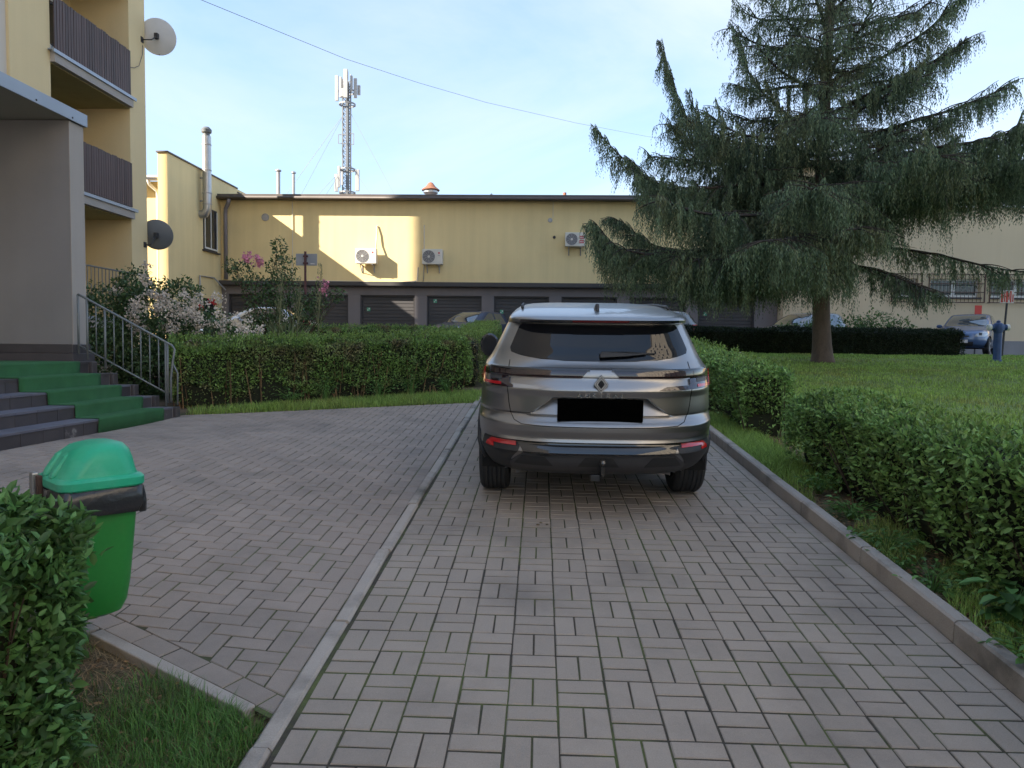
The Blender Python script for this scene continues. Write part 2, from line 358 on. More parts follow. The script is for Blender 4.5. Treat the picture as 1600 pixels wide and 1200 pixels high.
def clip_poly(poly, planes):
    """Cut a convex polygon by half planes (nx, ny, d): nx*x + ny*y >= d stays."""
    for (nx, ny, d) in planes:
        out = []
        for i, p in enumerate(poly):
            q = poly[(i + 1) % len(poly)]; a = nx * p[0] + ny * p[1] - d; b = nx * q[0] + ny * q[1] - d
            if a >= 0: out.append(p)
            if (a >= 0) != (b >= 0): t = a / (a - b); out.append((p[0] + (q[0] - p[0]) * t, p[1] + (q[1] - p[1]) * t))
        poly = out
        if len(poly) < 3: return []
    return poly
def area(p): return 0.5 * abs(sum(p[i][0] * p[(i + 1) % len(p)][1] - p[(i + 1) % len(p)][0] * p[i][1] for i in range(len(p))))
def paver_shape(poly, cham=0.004, dep=0.035):
    """Chamfered slab from an outline around the origin: top face, chamfer, sides."""
    n = len(poly); cx = sum(p[0] for p in poly) / n; cy = sum(p[1] for p in poly) / n
    V = []
    for sc_, z in ((None, 0.0), (1, -cham), (1, -dep)):
        for (x, y) in poly:
            if sc_ is None:
                d = math.hypot(x - cx, y - cy) or 1; V.append((x - (x - cx) / d * cham * 1.3, y - (y - cy) / d * cham * 1.3, z))
            else: V.append((x, y, z))
    F = [tuple(range(n))]
    for k in (0, 1):
        for i in range(n):
            j = (i + 1) % n; F.append((k * n + i, (k + 1) * n + i, (k + 1) * n + j, k * n + j))
    return V, F
def rect(w, h): return [(-w / 2, -h / 2), (w / 2, -h / 2), (w / 2, h / 2), (-w / 2, h / 2)]
def slope_mat(x, y, lift, tilt=0.0032):
    e = 0.05; sx = (g(x + e, y) - g(x - e, y)) / (2 * e); sy = (g(x, y + e) - g(x, y - e)) / (2 * e)
    return Matrix.Translation((x, y, g(x, y) + lift)) @ Euler((math.atan(sy) + random.gauss(0, tilt), -math.atan(sx) + random.gauss(0, tilt), random.gauss(0, 0.006))).to_matrix().to_4x4()
def lay(parent, stones, mat, piece, rest_name, keep=300):
    """stones: (x, y, outline, shared key). The ones that show largest become pieces of their own, the others one joined part."""
    def rank(s):
        d = math.hypot(s[0], s[1]); return (0 if in_frame(s[0], s[1], g(s[0], s[1]), 0.0) else 1, d)
    stones = sorted(stones, key=rank); shared = {}; V, F3, F4 = [], [], []
    P = ORI[parent.name]; RV, RF = [], []
    for i, (x, y, poly, key) in enumerate(stones):
        mtx = slope_mat(x, y, min(0.0015, max(-0.0012, random.gauss(0, 0.0007))))
        if i < keep:
            if key is not None and key in shared: me = shared[key]
            else:
                v, f = paver_shape(poly); me = bpy.data.meshes.new(piece); me.from_pydata(v, [], f); me.materials.append(MAT[mat])
                if key is not None: shared[key] = me
            o = bpy.data.objects.new(piece, me); COL.objects.link(o); o.parent = parent
            o.matrix_local = Matrix.Translation(-P) @ mtx; ORI[o.name] = P
        else:
            v, f = paver_shape(poly, dep=0.02); b = len(RV); RV += [mtx @ Vector(q) for q in v]; RF += [tuple(k + b for k in q) for q in f]
    if RV:
        me = bpy.data.meshes.new(rest_name); me.from_pydata([tuple(q) for q in RV], [], RF); me.materials.append(MAT[mat])
        tag(place(rest_name, me, parent), kind='stuff')

# drive: basket weave, two lengthwise pavers beside two crosswise ones
CX0, CY0 = 0.0876, 3.76
st = []
for c in range(-5, 9):
    for j in range(-9, 92):
        x0, y0 = CX0 + 0.2 * c, CY0 + 0.2 * j; jx = random.gauss(0, 0.0012)
        if (c + j + 1) % 2 == 0:
            for k in (0, 1): st.append((x0 + 0.1 + jx, y0 + 0.05 + 0.1 * k, rect(0.1925, 0.0890), 'h'))
        else:
            for k in (0, 1): st.append((x0 + 0.05 + 0.1 * k + jx, y0 + 0.1, rect(0.0930, 0.1900), 'v'))
for j in range(-9, 92): st.append((CX0 + 1.8 + 0.043, CY0 + 0.2 * j + 0.13, rect(0.078, 0.197), 'b'))
lay(drive, st, 'paver', 'paver', 'paver_field')

# plaza: herringbone, with a lengthwise row along the kerb and a slanting edge row near the camera
DA, DB = Vector((-1.99, 3.13)), Vector((-1.03, 2.65))
ddir = (DB - DA).normalized(); dn = Vector((-ddir.y, ddir.x))
if dn.y < 0: dn = -dn
d_edge = dn.dot(DA)
FA, FB = Vector((-4.74, 9.26)), Vector((-1.0, 10.83)); fdir = (FB - FA).normalized(); fn = Vector((fdir.y, -fdir.x))
if fn.y > 0: fn = -fn
xs_ = steps_(-6.4, -1.01, 0.22); V, F = [], []
nr = 40
for i, x in enumerate(xs_):
    ya = DA.y + (x - DA.x) * ddir.y / ddir.x - 0.02; yb = FA.y + (x - FA.x) * fdir.y / fdir.x
    for k in range(nr + 1):
        y = ya + (yb - ya) * k / nr; V.append((x, y, g(x, y) - 0.0038))
for i in range(len(xs_) - 1):
    for k in range(nr):
        a = i * (nr + 1) + k; F.append((a, a + nr + 1, a + nr + 2, a + 1))
plaza = tag(place('plaza_pavement', np_mesh('plaza_pavement', np.array(V), np.array(F), 'joint', True)), kind='structure')
planes = [(dn.x, dn.y, d_edge + 0.115), (fn.x, fn.y, fn.dot(FA) + 0.004), (-1, 0, 1.117)]
left_p = (1, 0, -4.735)
st = []
def put(poly, key):
    cx = sum(p[0] for p in poly) / 4; cy = sum(p[1] for p in poly) / 4
    pl = planes + ([left_p] if cy > 4.4 else [(1, 0, -6.3)])
    q = clip_poly(poly, pl)
    if not q or area(q) < 0.0006: return
    if abs(area(q) - area(poly)) < 1e-6: st.append((cx, cy, [(p[0] - cx, p[1] - cy) for p in poly], key)); return
    ax = sum(p[0] for p in q) / len(q); ay = sum(p[1] for p in q) / len(q)
    st.append((ax, ay, [(p[0] - ax, p[1] - ay) for p in q], None))
gp = 0.0032
for i in range(-56, 2):
    for j in range(20, 112):
        k = (i + j) % 4; x, y = -1.117 + 0.1 * i, 0.1 * j
        if k == 0: put([(x + gp, y + gp), (x + 0.2 - gp, y + gp), (x + 0.2 - gp, y + 0.1 - gp), (x + gp, y + 0.1 - gp)], 'h')
        elif k == 2: put([(x + gp, y + gp), (x + 0.1 - gp, y + gp), (x + 0.1 - gp, y + 0.2 - gp), (x + gp, y + 0.2 - gp)], 'v')
n0 = len(st)
y = 2.46
while y < 10.75:
    q = clip_poly([(-1.113, y - .0975), (-1.015, y - .0975), (-1.015, y + .0975), (-1.113, y + .0975)], [planes[0]])
    if q and area(q) > .0015:
        ax = sum(p[0] for p in q) / len(q); ay = sum(p[1] for p in q) / len(q); st.append((ax, ay, [(p[0] - ax, p[1] - ay) for p in q], 'row' if area(q) > .019 else None))
    y += 0.2
s_ = -4.0
while s_ < 1.35:
    c = DA + ddir * (s_ + 0.1) + dn * 0.058; poly = [(c.x + ddir.x * a + dn.x * b, c.y + ddir.y * a + dn.y * b) for a, b in ((-0.097, -0.052), (0.097, -0.052), (0.097, 0.052), (-0.097, 0.052))]
    q = clip_poly(poly, [(-1, 0, 1.012)])
    if q and area(q) > 0.0008:
        ax = sum(p[0] for p in q) / len(q); ay = sum(p[1] for p in q) / len(q); st.append((ax, ay, [(p[0] - ax, p[1] - ay) for p in q], None))
    s_ += 0.2
lay(plaza, st, 'paver_plaza', 'paver', 'paver_field')

# ------------------------------------------------------------------ kerbs
def kerb_stone(mb, c, L, w, h, ch=0.012):
    x, y = w / 2, L / 2 - 0.004
    sec = [(-x, -0.2), (x, -0.2), (x, h - ch), (x - ch, h), (-x + ch, h), (-x, h - ch)]
    return mb.prism(sec, lambda a, b: (a, -y, b), lambda a, b: (a, y, b))
def kerb_line(name, label, x, y0, y1, w, h, mat='kerb'):
    root = tag(bpy.data.objects.new(name, None), kind='structure'); COL.objects.link(root); root.location = (x, y0, g(x, y0)); ORI[root.name] = Vector(root.location)
    me = kerb_stone(MB(), None, 1.0, w, h).mesh('kerb_stone', mat)
    y = y0
    while y < y1:
        o = bpy.data.objects.new('kerb_stone', me); COL.objects.link(o); o.parent = root
        o.matrix_local = Matrix.Translation(-ORI[root.name]) @ slope_mat(x + random.gauss(0, 0.002), y + 0.5, random.gauss(0, 0.002), 0.0015)
        y += 1.0
    return root
kerb_line('flush_kerb', '', -0.97, 1.42, 21.4, 0.078, 0.013)
kerb_line('raised_kerb', '', 2.02, 0.4, 22.3, 0.085, 0.105)
ek = MB()
for k in range(-4, 1):
    a = DA + ddir * (k * 1.02); b = DA + ddir * (k * 1.02 + 1.0)
    if b.x > -1.02: b = DA + ddir * ((-1.02 - DA.x) / ddir.x)
    off = dn * -0.028
    poly = [a - dn * 0.058, b - dn * 0.058, b + dn * 0.0, a + dn * 0.0]
    ek.prism([(p.x, p.y) for p in poly], lambda u, v: (u, v, g(u, v) - 0.2), lambda u, v: (u, v, g(u, v) + 0.006))
tag(ek.build('edge_kerb', 'kerb', bevel=0.006), kind='structure')

# ------------------------------------------------------------------ left apartment building
FX, FY = -10.5, 18.75            # facade plane and far corner
bl = thing('apartment_building', 'tall yellow apartment block with slatted balconies rising beside the entrance steps', 'building', (FX, FY, 1.2))
TOP = 31.0
def floor_z(k): return 5.0 + 2.8 * k
w = MB()
w.bx(-30.3, FX, 18.02, FY, 1.0, TOP)                       # end wall with the far corner strip
w.bx(FX - 1.5, FX, 13.9, 15.08, 1.0, TOP)                  # pillar beside the balconies
w.bx(-30.3, FX - 1.5, -32, 18.02, 1.0, TOP)                # body of the block behind the loggias
w.build('wall', 'wall_ochre', bl)
w = MB(); w.bx(FX - 1.5, FX - 0.06, -32, 13.898, 1.0, TOP); w.build('pale_wall_panel', 'wall_white', bl)
w = MB()
for k in range(-1, 7):
    z = floor_z(k) + 1.15; w.bx(FX - 0.3, FX + 0.05, 9.0, 12.75, z - 0.12, z); w.bx(FX - 0.3, FX + 0.05, 12.4, 12.75, z - 1.0, z - 0.122)
w.build('window_ledge', 'wall_white', bl, bevel=0.01)
for k in range(-1, 8):
    zf = floor_z(k)
    b = MB(); b.bx(FX - 1.5, FX + 0.10, 15.082, 18.018, zf - 0.24, zf - 0.02); sl = b.build('balcony_slab', 'porch_light' if k < 3 else 'wall_ochre', bl)
    b = MB(); b.bx(FX - 1.49, FX + 0.14, 15.0, 18.1, zf - 0.018, zf + 0.012); b.bx(FX + 0.105, FX + 0.14, 15.0, 18.1, zf - 0.06, zf - 0.019); b.build('slab_flashing', 'flashing', sl)
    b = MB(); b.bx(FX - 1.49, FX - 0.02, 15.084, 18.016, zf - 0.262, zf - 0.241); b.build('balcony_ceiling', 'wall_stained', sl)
    if k > 2: continue
    if k == -1: continue
    rl = MB(); rl.bar((FX + 0.03, 15.09, zf + 0.12), (FX + 0.03, 17.93, zf + 0.12), 0.035); rl.bar((FX + 0.03, 15.09, zf + 0.98), (FX + 0.03, 17.93, zf + 0.98), 0.035)
    rail = rl.build('balcony_railing', 'post_dark', bl)
    y = 15.12; q = 0
    while y < 17.9:
        s = MB(); hh = 1.10 + random.uniform(-0.012, 0.012)
        s.box((0, 0, hh / 2), (0.022, 0.078, hh)); me = s.mesh('slat', 'slat_wood')
        o = bpy.data.objects.new('slat', me); COL.objects.link(o); o.parent = rail; o.location = Vector((FX + 0.063, y + 0.04, zf + 0.05)) - ORI[bl.name]; ORI[o.name] = ORI[bl.name]
        o.rotation_euler = (random.gauss(0, 0.004), 0, random.gauss(0, 0.03))
        y += 0.092
    # balcony door and window in the back wall of the loggia
    d = MB(); d.bx(FX - 1.5, FX - 1.42, 15.5, 16.3, zf + 0.1, zf + 2.1); d.bx(FX - 1.5, FX - 1.42, 16.4, 17.6, zf + 0.9, zf + 2.1); fr = d.build('balcony_door', 'window_frame', bl)
    d = MB(); d.bx(FX - 1.42, FX - 1.415, 15.58, 16.22, zf + 0.2, zf + 2.02); d.bx(FX - 1.42, FX - 1.415, 16.48, 17.52, zf + 0.98, zf + 2.02); d.build('pane', 'window_glass', fr)
# ground floor terrace railing behind the roses
zt = 2.38
tr = MB(); tr.tube([(FX + 0.02, 15.1, zt + 1.0), (FX + 0.02, 18.0, zt + 1.0)], 0.02, 6); tr.tube([(FX + 0.02, 15.1, zt + 0.12), (FX + 0.02, 18.0, zt + 0.12)], 0.015, 6)
trr = tr.build('terrace_railing', 'rail_paint', bl)
y = 15.18
while y < 17.98:
    b = MB(); b.tube([(FX + 0.02, y, zt), (FX + 0.02, y, zt + 1.0)], 0.012, 6); b.build('baluster', 'rail_paint', trr); y += 0.14
# hidden openings on the end wall
for k in range(0, 6):
    f = MB(); f.bx(-17.2, -15.8, FY - 0.02, FY + 0.02, floor_z(k) + 0.9, floor_z(k) + 2.2); wf = f.build('end_window', 'window_frame', bl)
    f = MB(); f.bx(-17.12, -15.88, FY + 0.02, FY + 0.026, floor_z(k) + 0.98, floor_z(k) + 2.12); f.build('pane', 'window_glass', wf)

# satellite dishes
def dish(name, label, tip, r, mat, wall, aim, arm_mat):
    t = thing(name, label, 'satellite dish', tuple(wall)); tip = Vector(tip); aim = Vector(aim).normalized()
    m3 = aim.to_track_quat('Z', 'Y').to_matrix()
    prof = [(r * q, 0.16 * r * q * q) for q in (0.001, 0.25, 0.5, 0.75, 0.92, 1.0)] + [(r * 1.012, 0.165 * r), (r, 0.135 * r)] + [(r * q, 0.16 * r * q * q - 0.012) for q in (0.9, 0.5, 0.001)]
    MB().lathe(prof, tip, 36, m3).build('reflector', mat, t, smooth='auto')
    dn_ = m3 @ Vector((0, 1, 0))
    if dn_.z > 0: dn_ = -dn_
    b = MB(); back = tip - aim * 0.08
    b.tube([tuple(wall), (tip.x, wall[1], wall[2]), tuple(back)], 0.016, 8); b.box(tuple(back), (0.09, 0.09, 0.14)); b.box(tuple(wall), (0.03, 0.12, 0.14)); b.build('wall_arm', arm_mat, t)
    b = MB(); p0 = tip + dn_ * r * 0.97 + aim * 0.12 * r; p1 = tip + aim * r * 0.9 + dn_ * r * 0.35
    b.bar(p0, p1, 0.025); b.build('feed_arm', arm_mat, t)
    MB().tube([p1 - (tip - p1).normalized() * 0.07, p1 + (tip - p1).normalized() * 0.06], [0.03, 0.022], 10).build('receiver_head', 'ac_dark', t)
    return t
dish('satellite_dish', 'large pale grey satellite dish high on the corner of the yellow apartment block', (-10.24, 18.9, 9.70), 0.45, 'dish_light', (-10.5, 18.62, 9.50), (-0.25, 1.0, 0.30), 'post_dark')
dish('satellite_dish', 'dark grey satellite dish low on the corner of the yellow apartment block', (-10.33, 18.9, 4.50), 0.40, 'dish_dark', (-10.5, 18.62, 4.20), (-0.30, 1.0, 0.28), 'post_dark')
tag(MB().tube([(-10.49, 17.95, 8.55), (-10.47, 18.2, 8.62), (-10.46, 18.4, 8.75), (-10.47, 18.58, 9.1), (-10.49, 18.64, 9.36)], 0.008, 5).build('antenna_cable', 'wire_black'), 'thin antenna cable running up to the upper satellite dish', 'cable')

# ------------------------------------------------------------------ entrance porch and steps
PX, PY, PZ = -6.11, 9.1, 1.356
po = thing('entrance_porch', 'grey rendered entrance porch with a flat canopy above the green steps', 'porch', (PX, PY, 0.6))
b = MB(); b.bx(FX, PX, PY, PY + 0.27, 1.58, 4.46); b.build('side_wall', 'porch_grey', po)
b = MB(); b.bx(PX - 0.002, PX + 0.012, PY - 0.012, PY + 0.276, 1.575, 4.45); b.build('lit_wall_end', 'porch_light', po, bevel=0.005)  # same wall in a lighter colour, painting in its brighter light
b = MB(); b.bx(FX, PX + 0.03, PY - 0.05, PY + 0.32, 1.46, 1.578); b.bx(FX, PX + 0.06, PY - 0.09, PY + 0.36, 0.5, 1.459); b.build('dark_plinth', 'step_tile', po, bevel=0.006)
b = MB(); b.bx(FX, PX + 0.03, 2.2, PY + 0.285, 4.47, 4.58); b.build('canopy', 'soffit', po)
b = MB(); b.bx(PX + 0.03, PX + 0.052, 2.2, PY + 0.306, 4.455, 4.615); b.bx(FX, PX + 0.03, PY + 0.286, PY + 0.305, 4.455, 4.615); b.bx(FX, PX + 0.028, 2.2, PY + 0.284, 4.582, 4.61)
fa = b.build('canopy_fascia', 'flashing', po, bevel=0.004)
b = MB()
for k in range(11):
    b.lathe([(0.012, 0), (0.012, 0.006), (0.001, 0.008)], (PX + 0.052, 2.5 + 0.66 * k, 4.49), 8, Euler((0, math.pi / 2, 0)).to_matrix())
b.build('rivet', 'post_dark', fa)
b = MB(); b.bx(FX + 0.02, FX + 0.1, 5.6, 6.6, PZ, PZ + 2.1); dr = b.build('entrance_door', 'dark_trim', po)
b = MB(); b.bx(FX + 0.1, FX + 0.106, 5.7, 6.5, PZ + 0.3, PZ + 2.0); b.build('pane', 'window_glass', dr)

SX, SY0, SY1, CAR_Y = -4.74, 3.9, 8.98, 7.42      # first riser, near end, far end, where the carpet begins
TOPS = [0.786, 0.925, 1.065, 1.21, 1.356]; TR = 0.276
stp = thing('entrance_steps', 'dark tiled entrance steps climbing to the grey porch', 'steps', (SX, (SY0 + SY1) / 2, 0.5))
b = MB()
for k, zt_ in enumerate(TOPS):
    x1 = SX - TR * k - 0.012; x0 = x1 - TR if k < 4 else FX + 0.2
    b.bx(x0, x1, SY0, SY1 + 0.05 - 0.003 * k, 0.2, zt_ - 0.022)
b.build('core', 'grout', stp)
for k, zt_ in enumerate(TOPS):
    x1 = SX - TR * k; zb = (TOPS[k - 1] if k else 0.45)
    y = SY0
    while y < SY1:
        y2 = min(y + 0.30, SY1 + 0.045)
        t_ = MB(); t_.bx(x1 - 0.0119, x1 - random.uniform(0, 0.002), y + 0.003, y2 - 0.003, zb - 0.001, zt_ - 0.024); t_.build('riser_tile', 'step_tile' if k else 'worn_tile', stp)
        t_ = MB(); t_.bx(x1 - (TR + 0.01 if k < 4 else 1.6), x1 + 0.008, y + 0.002, y2 - 0.002, zt_ - 0.0219, zt_ - random.uniform(0, 0.001)); t_.build('tread_tile', 'step_tread' if k < 3 else 'step_tile', stp)
        y = y2
# step ends beside the hedge
b = MB()
for k, zt_ in enumerate(TOPS):
    x1 = SX - TR * k
    b.bx(x1 - TR, x1 + 0.03, SY1 + 0.052, SY1 + 0.16, 0.2, zt_ - 0.004 + 0.001 * k)
b.build('side_curb', 'step_tile', stp, bevel=0.008)
# worn mortar smears on the lowest riser
cp = MB()
CY1 = SY1 - 0.22
pts = []
for k, zt_ in enumerate(TOPS):
    x1 = SX - TR * k + 0.014; pts += [(x1, (TOPS[k - 1] + 0.008) if k else 0.56), (x1 + 0.006, zt_ - 0.012), (x1 - 0.006, zt_ + 0.010), (x1 - TR + 0.008, zt_ + 0.008)]
pts[-1] = (SX - TR * 4 - 2.2, TOPS[-1] + 0.008)
ny = 24; V, F = [], []
for i in range(ny + 1):
    y = CAR_Y + (CY1 - CAR_Y) * i / ny
    for j, (x, z) in enumerate(pts): V.append((x + random.gauss(0, 0.0025), y + 0.045 * math.sin(j * 0.35) * (1 if i in (0,) else 0) + (0.012 * (j // 4) if i == ny else 0), z + random.gauss(0, 0.0012)))
npt = len(pts)
for i in range(ny):
    for j in range(npt - 1): a = i * npt + j; F.append((a, a + 1, a + npt + 1, a + npt))
me = np_mesh('stair_carpet', np.array(V), np.array(F), 'carpet', False)
cpo = tag(place('stair_carpet', me), 'bright green artificial turf runner covering the far half of the entrance steps', 'carpet')
sm = cpo.modifiers.new('thick', 'SOLIDIFY'); sm.thickness = 0.009; sm.offset = 1.0

# handrail at the far end of the steps
hr = thing('handrail', 'pale grey steel handrail with upright bars running down beside the green steps', 'handrail', (SX + 0.2, SY1 + 0.1, 0.7))
RYL = SY1 + 0.10
xt, zt1, xb, zb1 = -6.02, 2.23, -4.78, 1.58
b = MB(); b.tube([(xt, RYL, zt1), (-5.9, RYL, zt1 - 0.06), (xb, RYL, zb1), (xb + 0.035, RYL, zb1 - 0.05), (xb + 0.01, RYL, zb1 - 0.20), (xb - 0.02, RYL, zb1 - 0.42), (xb - 0.02, RYL, 0.84)], 0.0145, 8); b.build('top_rail', 'rail_paint', hr, smooth=True)
def railz(x, lo): return (zt1 + (zb1 - zt1) * (x - xt) / (xb - xt)) - (0.66 if lo else 0)
b = MB(); b.tube([(xt, RYL, railz(xt, 1)), (xb - 0.05, RYL, railz(xb - 0.05, 1))], 0.011, 8); b.build('bottom_rail', 'rail_paint', hr, smooth=True)
x = xt
k = 0
while x < xb - 0.03:
    if k in (0, 1, 3, 10): MB().tube([(x, RYL, railz(x, 0)), (x, RYL, railz(x, 1) - 0.12)], 0.0145, 8).build('post', 'rail_paint', hr, smooth=True)
    else: MB().tube([(x, RYL, railz(x, 0)), (x, RYL, railz(x, 1))], 0.008, 8).build('baluster', 'rail_paint', hr, smooth=True)
    x += 0.118; k += 1
MB().tube([(xb - 0.085, RYL, railz(xb - 0.085, 0)), (xb - 0.085, RYL, 0.72)], 0.0145, 8).build('post', 'rail_paint', hr, smooth=True)
MB().tube([(xb - 0.01, RYL + 0.02, zb1 - 0.22), (xb + 0.05, RYL + 0.04, zb1 - 0.36), (xb + 0.045, RYL + 0.04, 0.80)], 0.012, 6).build('bent_end', 'rail_paint', hr, smooth=True)

# ------------------------------------------------------------------ garage building across the yard
GY = 31.7
gb = thing('garage_building', 'long yellow two storey building with dark garage doors below', 'building', (-2.0, GY, 1.5))
XL, XR = -14.36, 10.3
b = MB(); b.bx(XL, XR, GY, GY + 9, 4.38, 8.02); b.build('wall', 'wall_yellow', gb)
b = MB(); b.bx(XL, XR, GY - 0.30, GY + 0.0, 4.22, 4.40); b.bx(XL, XR, GY - 0.34, GY - 0.30, 4.25, 4.43); b.build('dark_cornice', 'dark_trim', gb, bevel=0.01)
b = MB(); b.bx(XL - 0.1, XR + 4, GY - 0.34, GY + 9.2, 8.06, 8.19); b.bx(XL - 0.1, XR + 4, GY - 0.40, GY - 0.34, 8.02, 8.22); b.bx(XL, XR, GY - 0.3, GY + 0.002, 8.02, 8.059)
rf = b.build('roof', 'roof_edge', gb, bevel=0.01)
b = MB(); b.tube([(XL - 0.1, GY - 0.45, 8.06), (XR + 3.9, GY - 0.45, 8.02)], 0.065, 8); b.build('gutter', 'roof_edge', rf, smooth=True)
DW, PITCHD, D0 = 2.45, 2.99, -8.08
edges = []
for k in range(-2, 6): edges.append((D0 + PITCHD * k, D0 + PITCHD * k + DW))
piers = [XL] + [e for a in edges for e in a] + [XR]
b = MB()
for i in range(0, len(piers), 2):
    if piers[i + 1] - piers[i] > 0.02: b.bx(piers[i], piers[i + 1], GY - 0.02, GY + 0.6, 1.2, 3.86)
b.bx(XL, XR, GY - 0.022, GY + 0.6, 3.862, 4.218); b.build('garage_wall', 'garage_grey', gb)
for k, (a, c) in enumerate(edges):
    d = MB()
    nrib = 15; z0, z1 = 1.5, 3.80
    for r in range(nrib):
        za = z0 + (z1 - z0) * r / nrib; zb_ = z0 + (z1 - z0) * (r + 1) / nrib
        d.prism([(0.16, za + 0.006), (0.142, za + 0.014), (0.142, zb_ - 0.014), (0.16, zb_ - 0.006)], lambda u, v, a=a: (a + 0.07, GY + u, v), lambda u, v, c=c: (c - 0.07, GY + u, v))
    d.bx(a + 0.06, c - 0.06, GY + 0.161, GY + 0.2, z0, z1 + 0.02)
    dd = d.build('garage_door', 'garage_door', gb)
    f = MB(); f.bx(a + 0.001, a + 0.06, GY + 0.04, GY + 0.24, 1.3, 3.859); f.bx(c - 0.06, c - 0.001, GY + 0.04, GY + 0.24, 1.3, 3.859); f.bx(a + 0.061, c - 0.061, GY + 0.04, GY + 0.24, 3.80, 3.858)
    f.build('door_frame', 'dark_trim', dd)
    MB().bx((a + c) / 2 - 0.09, (a + c) / 2 + 0.09, GY + 0.10, GY + 0.14, 2.42, 2.46).build('door_handle', 'zinc', dd)
    if k != 0:
        sx = a + (0.27 if k != 3 else 0.28); sz = 3.15 if k < 3 else (3.55 if k == 3 else 3.1)
        s = MB(); s.bx(sx, sx + 0.15, GY + 0.128, GY + 0.140, sz, sz + 0.16); st_ = s.build('door_sticker', 'sticker_green', dd)
        s = MB(); s.bx(sx + 0.02, sx + 0.06, GY + 0.124, GY + 0.1275, sz + 0.02, sz + 0.07); s.bx(sx + 0.08, sx + 0.13, GY + 0.124, GY + 0.1275, sz + 0.08, sz + 0.14); s.build('sticker_print', 'sign_white', st_)
# wall fittings
b = MB(); b.lathe([(0.001, 0.02), (0.135, 0.02), (0.14, 0.04), (0.165, 0.035), (0.17, 0.0)] , (-12.36, GY, 7.27), 20, Euler((math.pi / 2, 0, 0)).to_matrix()); b.build('round_vent', 'zinc', gb, smooth='auto')
b = MB(); b.lathe([(0.001, 0.03), (0.08, 0.03), (0.10, 0.02), (0.10, 0.0)], (0.34, GY, 7.20), 16, Euler((math.pi / 2, 0, 0)).to_matrix()); b.build('round_vent', 'zinc', gb, smooth='auto')
b = MB(); b.lathe([(0.001, 0.03), (0.065, 0.03), (0.065, 0.0)], (0.53, GY, 6.46), 12, Euler((math.pi / 2, 0, 0)).to_matrix()); b.build('pipe_end', 'dark_trim', gb)
b = MB(); b.tube([(-11.13, GY - 0.03, 8.0), (-11.12, GY - 0.03, 6.75), (-11.15, GY - 0.03, 4.45)], 0.018, 6); b.tube([(0.46, GY - 0.02, 8.0), (0.46, GY - 0.02, 7.3)], 0.015, 6); b.build('conduit', 'pipe_white', gb)
b = MB(); b.tube([(-10.4, GY - 0.03, 4.46), (-7.8, GY - 0.03, 4.44), (-6.9, GY - 0.03, 4.40), (-5.6, GY - 0.36, 4.44), (-5.52, GY - 0.03, 4.5), (-5.48, GY - 0.03, 5.1)], 0.028, 6); b.build('drain_hose', 'pipe_white', gb)
dpx = -14.12
b = MB(); b.tube([(dpx + 0.30, GY - 0.42, 8.0), (dpx + 0.22, GY - 0.32, 7.82), (dpx + 0.02, GY - 0.14, 7.6), (dpx, GY - 0.12, 7.35), (dpx, GY - 0.12, 4.5)], 0.085, 10); b.build('downpipe', 'downpipe', gb, smooth=True)

